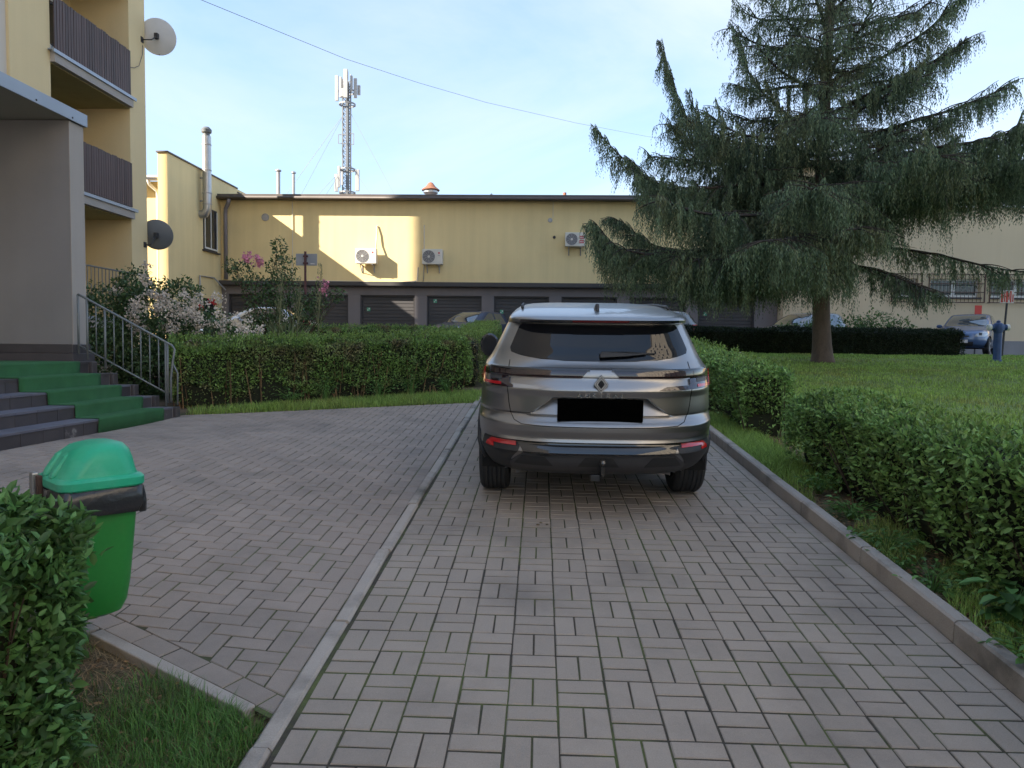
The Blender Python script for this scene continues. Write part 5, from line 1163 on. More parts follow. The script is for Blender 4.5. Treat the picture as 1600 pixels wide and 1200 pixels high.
class Shell:
    """A car body as stacked plan outlines: half width w, rear end yr, front end yf and corner depths, all against height."""
    def __init__(s, ctrl, n=3.0, nf=2.6, rec=None):
        c = np.array(ctrl, float); z = c[:, 0]; s.z0, s.z1 = z[0], z[-1]; s.ctrl_z = z
        s.w, s.yr, s.yf, s.D, s.Df = (pchip(z, c[:, k]) for k in range(1, 6)); s.n, s.nf, s.rec = n, nf, rec; s.hw = None
    def rear(s, t, z):
        t, z = np.broadcast_arrays(np.asarray(t, float), np.asarray(z, float)); a = np.clip(np.abs(t), 0, 1); w = s.w(z)
        y = s.yr(z) + s.D(z) * (1 - (1 - a ** s.n) ** (1 / s.n)); x = t * w
        if s.rec is not None: y = y + s.rec(x, z)
        return np.stack([x, y, z], -1)
    def front(s, t, z):
        t, z = np.broadcast_arrays(np.asarray(t, float), np.asarray(z, float)); a = np.clip(np.abs(t), 0, 1); w = s.w(z)
        return np.stack([t * w, s.yf(z) - s.Df(z) * (1 - (1 - a ** s.nf) ** (1 / s.nf)), z], -1)
    def side(s, sg, y, z):
        y, z = np.broadcast_arrays(np.asarray(y, float), np.asarray(z, float)); return np.stack([sg * s.w(z), y, z], -1)
    def body(s, root, mat, arches, zstep=0.014):
        zs = np.unique(np.round(np.concatenate([s.ctrl_z, np.arange(s.z0, s.z1, zstep)]), 4))
        t = np.concatenate([np.linspace(0, 0.86, 30), [0.89, 0.915, 0.94, 0.96, 0.977, 0.99, 1.0]]); tf = np.concatenate([np.linspace(0, 0.85, 14), [0.9, 0.94, 0.97, 0.99, 1.0]])
        rows = []
        for z in zs:
            tr_ = t
            if s.hw is not None: h_, w_ = float(s.hw(z)), float(s.w(z)); tr_ = np.interp(t, [0, t[15], t[16], t[17], 1], [0, (h_ - .0085) / w_, (h_ + .0005) / w_, (h_ + .0085) / w_, 1])
            r = s.rear(tr_, np.full(len(t), z)); f = s.front(tf, np.full(len(tf), z)); ya, yb = r[-1, 1], f[-1, 1]
            q = np.linspace(0, 1, 44)[1:-1]; sd_ = np.stack([np.full(len(q), s.w(z)), ya + (yb - ya) * q, np.full(len(q), z)], -1)
            half = np.concatenate([r, sd_, f[::-1]]); mir = half[::-1][1:-1] * np.array([-1, 1, 1]); rows.append(np.concatenate([half, mir]))
        A = np.array(rows); nz, nc = A.shape[:2]; V = A.reshape(-1, 3).copy()
        inside = np.zeros(len(V), bool)
        for (ay, R) in arches:
            m = (np.abs(V[:, 0]) > 0.55) & ((V[:, 1] - ay) ** 2 + (V[:, 2] - 0.33) ** 2 < R * R); inside |= m
            d = V[m][:, 1:] - np.array([ay, 0.33]); V[m, 1:] = np.array([ay, 0.33]) + d / np.maximum(np.linalg.norm(d, axis=1, keepdims=True), 1e-6) * R
        F = []
        for i in range(nz - 1):
            a = i * nc
            for k in range(nc):
                k2 = (k + 1) % nc; q = (a + k, a + nc + k, a + nc + k2, a + k2)
                if not all(inside[j] for j in q): F.append(q)
        me = bpy.data.meshes.new('body'); top = tuple((nz - 1) * nc + k for k in range(nc)); F.append(top[::-1])
        me.from_pydata([tuple(v) for v in V], [], F); me.materials.append(MAT[mat])
        bm = bmesh.new(); bm.from_mesh(me); bmesh.ops.dissolve_degenerate(bm, dist=0.0004, edges=bm.edges); bmesh.ops.recalc_face_normals(bm, faces=bm.faces); bm.to_mesh(me); bm.free()
        me.polygons.foreach_set('use_smooth', np.ones(len(me.polygons), bool)); auto_smooth(me, 32); o = place('body', me, root, world=False)
        fl = MB(); zz = s.z0 + 0.01; w_ = float(s.w(zz)) - 0.02
        fl.bx(-w_ * 0.72, w_ * 0.72, float(s.yr(zz)) + 0.25, float(s.yf(zz)) - 0.2, s.z0 - 0.02, s.z0 + 0.06)
        for (ay, R) in arches:
            for sg in (-1, 1):
                x0, x1 = sg * (float(s.w(0.6)) - 0.03), sg * (float(s.w(0.6)) - 0.33); an = np.linspace(-0.15, math.pi + 0.15, 20); V = []
                for a in an: c_, s_ = ay + (R + .01) * math.cos(a), .33 + (R + .01) * math.sin(a); V += [(x0, c_, s_), (x1, c_, s_)]
                V.append((x1, ay, .33)); nn = len(an); fl.add(V, [(2 * i, 2 * i + 1, 2 * i + 3, 2 * i + 2) for i in range(nn - 1)] + [(2 * i + 1, 2 * nn, 2 * i + 3) for i in range(nn - 1)])
        fl.build('underbody', 'gap_black', root, world=False)
        return o
    def patch(s, name, where, zs, lo, hi, mat, root, off=0.005, n=14, smooth=True, sg=1):
        """A skin lying just proud of the shell between lo(z) and hi(z): fractions of the width at the ends, lengths at the sides."""
        zs = np.array(zs, float); u = np.linspace(0, 1, n); P = []
        for z in zs:
            a, b = lo(z), hi(z); q = a + (b - a) * u
            if where == 'side': P.append(s.side(sg, q, np.full(n, z)))
            else: P.append((s.rear if where == 'rear' else s.front)(q, np.full(n, z)))
        P = np.array(P); du = np.gradient(P, axis=1); dz = np.gradient(P, axis=0); N_ = np.cross(du, dz); N_ /= np.maximum(np.linalg.norm(N_, axis=2, keepdims=True), 1e-9)
        want = np.array([0, -1.0, 0]) if where == 'rear' else (np.array([0, 1.0, 0]) if where == 'front' else np.array([sg, 0, 0.0]))
        N_ *= np.sign((N_ * want).sum(2).mean() + 1e-9); O = P + N_ * off; I = P - N_ * 0.006; nz = len(zs)
        V = np.concatenate([O.reshape(-1, 3), I.reshape(-1, 3)]); F = []
        for i in range(nz - 1):
            for k in range(n - 1): a = i * n + k; F.append((a, a + 1, a + n + 1, a + n))
        rim = [k for k in range(n)] + [i * n + n - 1 for i in range(1, nz)] + [(nz - 1) * n + k for k in range(n - 2, -1, -1)] + [i * n for i in range(nz - 2, 0, -1)]
        for j in range(len(rim)): a, b = rim[j], rim[(j + 1) % len(rim)]; F.append((a, b, b + nz * n, a + nz * n))
        me = bpy.data.meshes.new(name); me.from_pydata([tuple(v) for v in V], [], F); me.materials.append(MAT[mat]); bm = bmesh.new(); bm.from_mesh(me); bmesh.ops.recalc_face_normals(bm, faces=bm.faces); bm.to_mesh(me); bm.free()
        me.polygons.foreach_set('use_smooth', np.ones(len(me.polygons), bool)); auto_smooth(me, 40)
        return place(name, me, root, world=False)
    def line(s, name, pts, root, r=0.0032, mat='gap_black', where='rear'):
        c = []
        for i in range(len(pts) - 1):
            for k in range(8):
                t = k / 8; c.append((pts[i][0] + (pts[i + 1][0] - pts[i][0]) * t, pts[i][1] + (pts[i + 1][1] - pts[i][1]) * t))
        c.append(pts[-1]); fn_ = s.rear if where == 'rear' else s.front
        P = [Vector(fn_(x / float(s.w(z)), z)) for x, z in c]
        return MB().tube(P, r, 5).build(name, mat, root, world=False)
def lin(pts): 
    xs = [p[0] for p in pts]; ys = [p[1] for p in pts]; return lambda z: float(np.interp(z, xs, ys))
def wheel(root, x, y, R, wd, hub='steel'):
    sg = 1 if x > 0 else -1; m3 = Euler((0, sg * math.pi / 2, 0)).to_matrix(); prof = [(R * 0.66, -wd), (R * 0.86, -wd - .004), (R * 0.93, -wd + 0.004), (R * 0.975, -wd + 0.02), (R * 0.992, -wd + 0.032)]
    for k in range(5):
        a = -wd + 0.03 + (wd - 0.06) * k / 5; b = a + (wd - 0.06) / 5; prof += [(R, a), (R, b - 0.010), (R - 0.008, b - 0.008), (R - 0.008, b - 0.002)]
    prof += [(R * .992, -0.032), (R * 0.975, -0.02), (R * 0.93, -.004), (R * .86, .004), (R * 0.68, 0.0), (R * 0.64, -0.02)]
    ty = MB().lathe(prof, (x, y, R), 40, m3).build('wheel', 'rubber', root, smooth='auto', world=False)
    rim = MB().lathe([(R * 0.66, -0.01), (R * 0.62, -0.03), (R * 0.58, -0.09), (0.02, -0.10)], (x, y, R), 24, m3)
    for k in range(5):
        a = k * 2 * math.pi / 5; c, s_ = math.cos(a), math.sin(a); rim.bar((x - sg * 0.03, y + 0.06 * c, R + 0.06 * s_), (x - sg * 0.02, y + R * 0.62 * c, R + R * 0.62 * s_), 0.06, 0.03)
    rim.build('rim', hub, ty, world=False)
    return ty

# the dark grey sport utility car seen from behind
suv = thing('parked_car', 'dark grey sport utility car parked on the drive with its tail to the camera', 'car', (0.43, 5.1, g(0.43, 5.1)), math.radians(0.6))
suv.rotation_euler = (math.atan(0.07), 0, math.radians(0.4))
CT = [  # z, w, yr, yf, D, Df
 (0.24, .78, .48, 4.10, .70, .9), (0.33, .85, .17, 4.30, .75, .9), (0.41, .895, .075, 4.42, .80, .9), (0.485, .915, .035, 4.46, .80, .9), (0.495, .915, .012, 4.47, .80, .9), (0.562, .918, .052, 4.49, .80, .9),
 (0.568, .918, .050, 4.49, .80, .9), (0.577, .918, .014, 4.49, .80, .9), (0.60, .92, .020, 4.50, .80, .9), (0.655, .921, .002, 4.50, .80, .9), (0.695, .921, .000, 4.50, .80, .9), (0.722, .919, .030, 4.50, .80, .9), (0.765, .917, .060, 4.50, .80, .9), (0.782, .916, .040, 4.50, .80, .9),
 (0.90, .908, .036, 4.46, .80, .9), (0.948, .903, .022, 4.42, .80, .9), (0.97, .90, .030, 4.38, .80, .95), (1.035, .89, .066, 3.90, .78, 1.0), (1.043, .888, .058, 3.84, .78, 1.0), (1.09, .878, .070, 3.50, .74, .95), (1.105, .868, .098, 3.38, .72, .9),
 (1.15, .832, .150, 3.20, .62, .8), (1.25, .778, .198, 2.95, .55, .7), (1.35, .728, .247, 2.70, .50, .6), (1.415, .696, .280, 2.52, .46, .55), (1.428, .690, .165, 2.48, .46, .5), (1.446, .684, .155, 2.44, .44, .5), (1.468, .672, .190, 2.38, .42, .5),
 (1.50, .645, .42, 2.25, .40, .45), (1.53, .60, .78, 2.10, .36, .40), (1.55, .50, 1.12, 1.95, .28, .30), (1.558, .34, 1.36, 1.80, .15, .15)]
_base = pchip([c[0] for c in CT], [c[2] for c in CT])
def rec_hw(z): return np.interp(z, [0.695, 0.785, 0.85, 0.885, 0.900], [0.62, 0.485, 0.39, 0.345, 0.33])
def recess(x, z):
    inn = np.interp(z, [0.695, 0.885, 0.889, 0.900], [0.0, 0.108, 0.104, 0.036]); hw = rec_hw(z)
    m = np.clip((hw + 0.008 - np.abs(x)) / 0.016, 0, 1)
    on = np.clip((z - 0.762) / 0.004, 0, 1) * (z < 0.901)
    return (inn - _base(z)) * m * on
SH = Shell([(c[0], c[1] * 0.985, *c[2:]) for c in CT], 3.0, 2.6, recess); SH.hw = rec_hw; SH.body(suv, 'paint_suv', [(0.92, 0.385), (3.60, 0.385)])
zr = lambda a, b, n=12: np.linspace(a, b, n)
hwn = lin([(1.150, .26), (1.160, .42), (1.175, .55), (1.20, .645), (1.23, .655), (1.32, .618), (1.39, .588), (1.412, .565)])
SH.patch('rear_window', 'rear', zr(1.150, 1.412, 26), lambda z: -hwn(z) / float(SH.w(z)), lambda z: hwn(z) / float(SH.w(z)), 'car_glass', suv, 0.004, 40)
SH.patch('spoiler_edge', 'rear', zr(1.4285, 1.446, 5), lambda z: -.86, lambda z: .86, 'gloss_black', suv, 0.002, 40)
SH.patch('high_brake_light', 'rear', zr(1.4305, 1.444, 4), lambda z: -.30, lambda z: .30, 'lamp_dim', suv, 0.005, 16)
for sg in (-1, 1):
    def fr(a): return (lambda z, a=a: sg * a)
    SH.patch('light_bar', 'rear', zr(1.040, 1.088, 7), lambda z: sg * float(np.interp(z, [1.04, 1.088], [.135, .085])) / float(SH.w(z)), lambda z: sg * .80, 'lamp_dark', suv, 0.010, 30)
    SH.patch('light_bar_trim', 'rear', zr(1.083, 1.094, 4), lambda z: sg * .09, lambda z: sg * .92, 'gloss_black', suv, 0.013, 34)
    tl = SH.patch('tail_lamp', 'rear', zr(0.955, 1.088, 16), lambda z: sg * float(np.interp(z, [.955, .972, .985, 1.03, 1.04], [.70, .70, .735, .735, .78])), lambda z: sg * float(np.interp(z, [.955, .98, 1.06, 1.088], [.955, .985, .985, .965])), 'lamp_dark', suv, 0.012, 22)
    SH.patch('red_lens', 'rear', zr(0.978, 1.078, 10), lambda z: sg * float(np.interp(z, [.978, 1.0, 1.04, 1.078], [.925, .945, .962, .962])), lambda z: sg * float(np.interp(z, [.978, 1.0, 1.078], [.966, .980, .978])), 'lamp_red', tl, 0.016, 8)
    SH.patch('red_lens', 'rear', zr(0.966, 0.984, 5), lambda z: sg * .80, lambda z: sg * .955, 'lamp_red', tl, 0.016, 12)
    SH.patch('clear_lens', 'rear', zr(1.0, 1.045, 5), lambda z: sg * .80, lambda z: sg * .90, 'plastic_grey', tl, 0.0145, 8)
    SH.patch('reverse_lamp', 'rear', zr(0.954, 0.982, 5), lambda z: sg * float(np.interp(z, [.954, .974, .982], [.47, .52, .60])), lambda z: sg * .71, 'lamp_clear' if sg < 0 else 'lamp_dark', suv, 0.009, 14)
    SH.patch('bumper_reflector', 'rear', zr(0.528, 0.560, 5), lambda z: sg * .66, lambda z: sg * float(np.interp(z, [.528, .56], [.90, .86])), 'lamp_red', suv, 0.012, 12)
    SH.patch('bumper_reflector', 'rear', zr(0.503, 0.531, 4), lambda z: sg * .85, lambda z: sg * float(np.interp(z, [.503, .53], [.915, .90])), 'lamp_red', suv, 0.012, 6)
    SH.patch('bumper_corner', 'rear', zr(0.30, 0.568, 16), lambda z: sg * float(np.interp(z, [.30, .42, .49, .568], [.76, .72, .65, .62])), lambda z: sg * float(np.interp(z, [.30, .5, .568], [.94, .955, .93])), 'plastic_black', suv, 0.006, 20)
    SH.patch('side_window', 'side', zr(1.06, 1.40, 12), lambda z: float(np.interp(z, [1.06, 1.15, 1.40], [.82, .78, 1.0])), lambda z: float(np.interp(z, [1.06, 1.12, 1.40], [2.55, 2.35, 1.95])), 'car_glass', suv, 0.004, 16, sg=sg)
    SH.patch('side_cladding', 'side', zr(0.25, 0.40, 5), lambda z: 1.36, lambda z: 3.16, 'plastic_black', suv, 0.008, 10, sg=sg)
    for ay in (0.92, 3.60):
        pts = [(sg * (float(SH.w(min(0.9, .33 + .385 * math.sin(a)))) - 0.004), ay + .385 * math.cos(a), .33 + .385 * math.sin(a)) for a in np.linspace(0.05, math.pi - 0.05, 18)]
        MB().tube(pts, 0.022, 6).build('wheel_arch', 'plastic_black', suv, smooth=True, world=False); wheel(suv, sg * 0.905, ay, 0.358, 0.235)
    mi = MB(); mi.lathe([(0.001, -0.07), (0.075, -0.055), (0.112, -0.01), (0.118, 0.03), (0.10, 0.05), (0.001, 0.052)], (sg * .955, 2.62, 1.10), 20, Euler((math.pi / 2, 0, 0)).to_matrix() @ Matrix.Diagonal((0.85, 1.05, 1.0))); mo = mi.build('door_mirror', 'gloss_black', suv, smooth='auto', world=False)
    MB().lathe([(0.001, 0.0), (0.092, 0.0)], (sg * .955, 2.566, 1.10), 20, Euler((math.pi / 2, 0, 0)).to_matrix() @ Matrix.Diagonal((0.80, 1.0, 1.0))).build('mirror_glass', 'car_glass', mo, world=False)
    MB().bar((sg * 0.86, 2.66, 1.03), (sg * 0.98, 2.62, 1.05), 0.05).build('mirror_arm', 'gloss_black', mo, world=False)
    MB().tube([(sg * .575, .70, 1.524), (sg * .578, .80, 1.540), (sg * .58, 1.5, 1.546), (sg * .575, 2.0, 1.536)], 0.011, 6).build('roof_rail', 'plastic_black', suv, smooth=True, world=False)
    SH.line('gap_shade_line', [(sg * .655, 1.145), (sg * .665, 1.06), (sg * .668, .96), (sg * .655, .84), (sg * .640, .765), (sg * .615, .722), (sg * .56, .700), (sg * .40, .693), (0, .690)], suv)  # solid dark tube stands for the shade in the tailgate gap
    SH.patch('diffuser_dark_patch', 'rear', zr(0.392, 0.462, 6), lambda z: sg * float(np.interp(z, [.392, .462], [.38, .43])), lambda z: sg * float(np.interp(z, [.392, .462], [.70, .62])), 'plastic_black', suv, 0.010, 12)  # raised darker patch stands in for a shaded hollow
SH.patch('gloss_bumper_strip', 'rear', zr(0.490, 0.566, 8), lambda z: -float(np.interp(z, [.49, .566], [.60, .66])), lambda z: float(np.interp(z, [.49, .566], [.60, .66])), 'gloss_black', suv, 0.009, 36)
SH.patch('lower_valance', 'rear', zr(0.30, 0.488, 12), lambda z: -float(np.interp(z, [.30, .40, .488], [.76, .735, .60])), lambda z: float(np.interp(z, [.30, .40, .488], [.76, .735, .60])), 'plastic_grey', suv, 0.007, 36)
SH.patch('diffuser_dark_patch', 'rear', zr(0.392, 0.462, 6), lambda z: -float(np.interp(z, [.392, .462], [.17, .11])), lambda z: float(np.interp(z, [.392, .462], [.17, .11])), 'plastic_black', suv, 0.010, 12)  # middle hollow, its shade likewise painted as a raised dark patch
SH.patch('tow_cover', 'rear', zr(0.478, 0.50, 3), lambda z: -.47, lambda z: -.38, 'plastic_black', suv, 0.012, 5)
MB().bx(-0.305, 0.305, 0.035, 0.052, 0.733, 0.888).build('number_plate', 'plate_black', suv, world=False)
# emblem: a diamond made of two bands
def rhomb(a, b, z): return [(0, b, z), (a, 0, z), (0, -b, z), (-a, 0, z)]
ey, ez = float(SH.rear(0, 0.95)[1]) + 0.002, 1.0
def emb(a0, b0, a1, b1, y0, y1):
    m = MB(); o, i = rhomb(a0, b0, 0), rhomb(a1, b1, 0); V = []
    for q in (o, i):
        for y in (y0, y1): V += [(p[0], y, ez + p[1]) for p in q]
    F = []
    for k in range(4):
        k2 = (k + 1) % 4; F += [(k, k2, 4 + k2, 4 + k), (8 + k, 8 + k2, 12 + k2, 12 + k), (4 + k, 4 + k2, 12 + k2, 12 + k), (k, k2, 8 + k2, 8 + k)]
    return m.add(V, F)
bk = MB().prism([(p[0], p[1]) for p in rhomb(.052, .066, 0)], lambda a, b: (a, ey + 0.01, ez + b), lambda a, b: (a, ey - 0.014, ez + b)).build('emblem', 'gloss_black', suv, world=False)
emb(.047, .060, .0425, .0545, ey - 0.0145, ey - 0.020).build('emblem_band', 'white_metal', bk, world=False); emb(.033, .042, .0285, .0365, ey - 0.0145, ey - 0.020).build('emblem_band', 'white_metal', bk, world=False)
tc = bpy.data.curves.new('model_lettering', 'FONT'); tc.body = 'AUSTRAL'; tc.size = 0.058; tc.extrude = 0.003; tc.space_character = 1.55; tc.align_x = 'CENTER'
to = bpy.data.objects.new('model_lettering', tc); COL.objects.link(to); bpy.context.view_layer.update(); tme = bpy.data.meshes.new_from_object(to.evaluated_get(bpy.context.evaluated_depsgraph_get())); bpy.data.objects.remove(to); tme.materials.clear(); tme.materials.append(MAT['chrome'])
tme.transform(Matrix.Translation((0, float(SH.rear(0.1, .918)[1]) - 0.012, 0.902)) @ Euler((math.pi / 2, 0, 0)).to_matrix().to_4x4()); tme.name = 'model_lettering'
for v_ in tme.vertices: v_.co.z = 0.902 + (v_.co.z - 0.902) * 0.62
place('model_lettering', tme, suv, world=False)
wp = MB(); gy = lambda x, z, o: float(SH.rear(x / float(SH.w(z)), z)[1]) - o
wp.prism([(-.0, 1.178), (.20, 1.190), (.34, 1.205), (.34, 1.214), (.20, 1.222), (.02, 1.220), (-.005, 1.205)], lambda a, b: (a, gy(a, b, 0.008), b), lambda a, b: (a, gy(a, b, 0.034), b)); wp.build('rear_wiper', 'plastic_black', suv, world=False, bevel=0.004)
MB().bar((.05, gy(.05, 1.20, 0.02), 1.196), (.40, gy(.40, 1.21, 0.014), 1.208), 0.010).build('wiper_blade', 'rubber', suv, world=False)
fin = MB().prism([(.44, 1.48), (.68, 1.52), (.62, 1.535), (.54, 1.555), (.49, 1.563), (.475, 1.55)], lambda a, b: (-.014, a, b), lambda a, b: (.014, a, b)); fin.build('shark_fin_antenna', 'plastic_black', suv, world=False, bevel=0.008)
tb_ = MB(); tb_.tube([(0.03, .30, .30), (0.03, .12, .31), (0.03, .06, .34), (0.03, .05, .40)], 0.016, 8); tb_.lathe([(0.001, -.028), (.02, -.02), (.028, 0), (.02, .02), (.001, .028)], (0.03, .05, .425), 14); th = tb_.build('tow_hook', 'steel', suv, smooth='auto', world=False)
MB().box((-.02, .10, .305), (.07, .05, .05)).build('tow_socket', 'plastic_black', th, world=False, bevel=0.008)

# other parked cars: same kind of shell, their own proportions
def small_car(label, loc, heading, paint, L, W, Hh, glass, kind='hatch', group='cars parked by the garages'):
    t = thing('parked_car', label, 'car', loc, heading, group); k = Hh / 1.5; w = W / 2
    rr = 0.0 if kind == 'hatch' else 0.35
    C = [(.22, w * .90, .30, L - .25, .6, .9), (.35, w * .97, .06, L - .04, .6, .9), (.55, w, .02, L, .65, .95), (.72, w, .03, L - .03, .65, 1.0), (.84, w * .985, .05, L - .25, .6, 1.0), (.93, w * .965, .08, L - .62, .55, .95), (1.0, w * .94, .12 + rr * .5, L - .98, .5, .8), (1.10, w * .895, .20 + rr, L - 1.22, .45, .62),
         (1.25, w * .83, .32 + rr * 1.3, L - 1.50, .40, .5), (1.38, w * .765, .42 + rr * 1.6, L - 1.80, .36, .42), (1.44, w * .73, .52 + rr * 1.8, L - 1.98, .34, .38), (1.475, w * .66, .75 + rr * 2, L - 2.15, .28, .32), (1.492, w * .55, 1.0 + rr * 2, L - 2.3, .22, .22), (1.5, w * .35, 1.2 + rr * 2, L - 2.45, .12, .12)]
    C = [(c[0] * (k if c[0] > .5 else 1), *c[1:]) for c in C]; s = Shell(C, 3.2, 2.5); s.body(t, paint, [(.72, .34), (L - .78, .34)], 0.022)
    z_ = lambda a: a * k
    s.patch('windscreen', 'front', zr(z_(1.01), z_(1.425), 14), lambda z: -float(np.interp(z, [z_(1.01), z_(1.42)], [.86, .84])), lambda z: float(np.interp(z, [z_(1.01), z_(1.42)], [.86, .84])), glass, t, 0.004, 20)
    s.patch('rear_window', 'rear', zr(z_(1.05), z_(1.40), 10), lambda z: -.80, lambda z: .80, glass, t, 0.004, 18)
    MB().bx(-.26, .26, L - .02, L + .012, .40, .51).build('number_plate', 'sign_white', t, world=False)
    s.patch('lower_grille', 'front', zr(.30, .44, 5), lambda z: -.5, lambda z: .5, 'plastic_black', t, 0.006, 14); s.patch('upper_grille', 'front', zr(.60, .655, 4), lambda z: -.34, lambda z: .34, 'plastic_black', t, 0.006, 12)
    for sg in (-1, 1):
        y0_, y1_ = float(s.yr(z_(1.1))) + .42, float(s.yf(z_(1.02))) - .62
        mid = (y0_ + y1_) / 2 - 0.1; zt_ = z_(1.405)
        for (a, b) in ((y0_ + .06, mid - .04), (mid + .04, y1_)):
            front_ = b == y1_
            s.patch('side_window', 'side', zr(z_(1.0), zt_, 8), lambda z, a=a, f_=front_: a + (0 if f_ else (z - z_(1.0)) * .55), lambda z, b=b, f_=front_: b - ((z - z_(1.0)) * 1.7 if f_ else 0), glass, t, 0.004, 8, sg=sg)
        s.patch('headlamp', 'front', zr(.62, .80, 7), lambda z: sg * float(np.interp(z, [.62, .70, .80], [.52, .56, .78])), lambda z: sg * float(np.interp(z, [.62, .72, .80], [.86, .95, .955])), 'lamp_clear', t, 0.008, 14)
        s.patch('headlamp_shade', 'front', zr(.66, .75, 5), lambda z: sg * .66, lambda z: sg * .76, 'plastic_black', t, 0.011, 8)
        s.patch('tail_lamp', 'rear', zr(.72, .98, 7), lambda z: sg * .74, lambda z: sg * .97, 'lamp_red', t, 0.008, 10)
        for ay in (.72, L - .78): wheel(t, sg * (w - .01), ay, 0.305, .19, 'zinc')
        mi = MB(); mi.lathe([(0.001, -.06), (.07, -.05), (.10, 0), (.09, .04), (.001, .045)], (sg * (w + .08), y1_ - .12, z_(1.03)), 14, Euler((math.pi / 2, 0, 0)).to_matrix() @ Matrix.Diagonal((1, .7, 1))); mi.bar((sg * (w - .06), y1_ - .1, z_(.99)), (sg * (w + .05), y1_ - .12, z_(1.02)), .04); mi.build('door_mirror', paint, t, smooth='auto', world=False)
        for hy in (mid - .35, mid + .55): MB().bx(sg * (w - .01) - .012, sg * (w - .01) + .022, hy, hy + .16, z_(.86), z_(.885)).build('door_handle', paint, t, world=False)
        for gy_ in (y0_ + .05, mid, y1_ + .05): MB().tube([(sg * (float(s.w(z)) + .0), gy_, z) for z in np.linspace(.36, z_(.98), 10)], .004, 4).build('door_shade_line', 'gap_black', t, world=False)  # dark tubes imitate the shade between door panels
    return t
PI = math.pi
# heading is the turn of the nose away from +Y
small_car('small blue hatchback parked by the barred windows at the edge of the lawn', (16.9, 28.5, 1.55), PI - math.radians(38), 'paint_blue', 3.75, 1.66, 1.50, 'car_glass_light')
small_car('dark navy car parked before the garage doors above the hedge arm', (-1.75, 29.6, 1.54), PI - math.radians(30), 'paint_navy', 4.1, 1.75, 1.47, 'car_glass_light')
small_car('silver car whose roof shows behind the pink roses', (-8.3, 26.4, 1.54), PI / 2 + 0.05, 'paint_silver', 4.4, 1.76, 1.45, 'car_glass_light', 'sedan')
small_car('grey estate car glimpsed past the roof of the big dark car', (6.0, 27.3, 1.54), PI / 2 - 0.1, 'paint_grey', 4.4, 1.74, 1.50, 'car_glass_light')
small_car('grey car mostly hidden behind the dark hedge and the larch trunk', (11.2, 27.6, 1.54), PI - math.radians(60), 'paint_grey', 4.0, 1.7, 1.48, 'car_glass_light')

# ------------------------------------------------------------------ green litter bin on its post
BX, BY, BZ = -1.90, 2.93, 0.455
bn = thing('litter_bin', 'green plastic litter bin with domed lid and black bag hung on a post', 'litter bin', (BX, BY, BZ), math.radians(-40))
def rr_ring(wx, wy, r, z, n=6, oy=0.0):
    out = []
    for cx, cy, a0 in ((wx - r, wy - r, 0), (-wx + r, wy - r, 90), (-wx + r, -wy + r, 180), (wx - r, -wy + r, 270)):
        for k in range(n + 1): a = math.radians(a0 + 90 * k / n); out.append((cx + r * math.cos(a), cy + r * math.sin(a) + oy, z))
    return out
def rings(rs, cap0=True, cap1=True):
    m = MB(); n = len(rs[0]); V = [p for r in rs for p in r]; F = []
    for i in range(len(rs) - 1):
        for k in range(n): F.append((i * n + k, i * n + (k + 1) % n, (i + 1) * n + (k + 1) % n, (i + 1) * n + k))
    if cap0: F.append(tuple(range(n - 1, -1, -1)))
    if cap1: F.append(tuple((len(rs) - 1) * n + k for k in range(n)))
    return m.add(V, F)
rings([rr_ring(.10, .08, .06, 0.0), rr_ring(.135, .115, .07, .015), rr_ring(.158, .135, .07, .06), rr_ring(.172, .148, .07, .14), rr_ring(.186, .165, .06, .34), rr_ring(.196, .178, .055, .50), rr_ring(.196, .178, .055, .53)]).build('bin_body', 'bin_green', bn, smooth='auto', world=False)
bag = []
for z, wx, wy in ((.425, .205, .187), (.43, .222, .204), (.455, .226, .208), (.49, .222, .205), (.525, .216, .199), (.535, .20, .18)):
    r = rr_ring(wx, wy, .05, z, 8); bag.append([(x * (1 + random.gauss(0, .012)), y * (1 + random.gauss(0, .012)), z_ + random.gauss(0, .004) + (0.014 * math.sin(k * 0.9) if z < .44 else 0)) for k, (x, y, z_) in enumerate(r)])
rings(bag, False, False).build('bag_rim', 'bag_black', bn, smooth=True, world=False)
ld = rings([rr_ring(.215, .200, .07, .528), rr_ring(.222, .207, .07, .535), rr_ring(.222, .207, .07, .562), rr_ring(.212, .197, .07, .572), rr_ring(.196, .182, .075, .576), rr_ring(.192, .174, .09, .595, oy=.004), rr_ring(.183, .158, .10, .635, oy=.014), rr_ring(.168, .138, .11, .67, oy=.024), rr_ring(.140, .105, .10, .692, oy=.034), rr_ring(.085, .055, .05, .702, oy=.042)]).build('lid', 'bin_lid', bn, smooth='auto', world=False)
for x in (-.075, .035):
    MB().prism([(-.206, .57), (-.12, .57), (-.02, .69), (-.07, .690), (-.14, .655), (-.188, .60)], lambda a, b, x=x: (x - .030, a, b), lambda a, b, x=x: (x + .030, a, b)).build('lid_rib', 'bin_lid', ld, world=False, bevel=0.014, seg=3)
MB().bx(-.195, -.13, -.235, -.205, .40, .58).build('hinge', 'galv', bn, world=False, bevel=0.006)
MB().bx(-.105, -.06, -.228, -.205, .43, .575).build('hinge', 'rusty_bar', bn, world=False, bevel=0.006)
MB().bx(-.20, -.02, -.205, -.182, .20, .52).build('bracket', 'galv', bn, world=False)
MB().tube([(-.10, -.26, -.45), (-.10, -.26, .50)], .028, 10).build('post', 'galv', bn, smooth='auto', world=False)

bn.scale = (0.80, 0.80, 1.05)
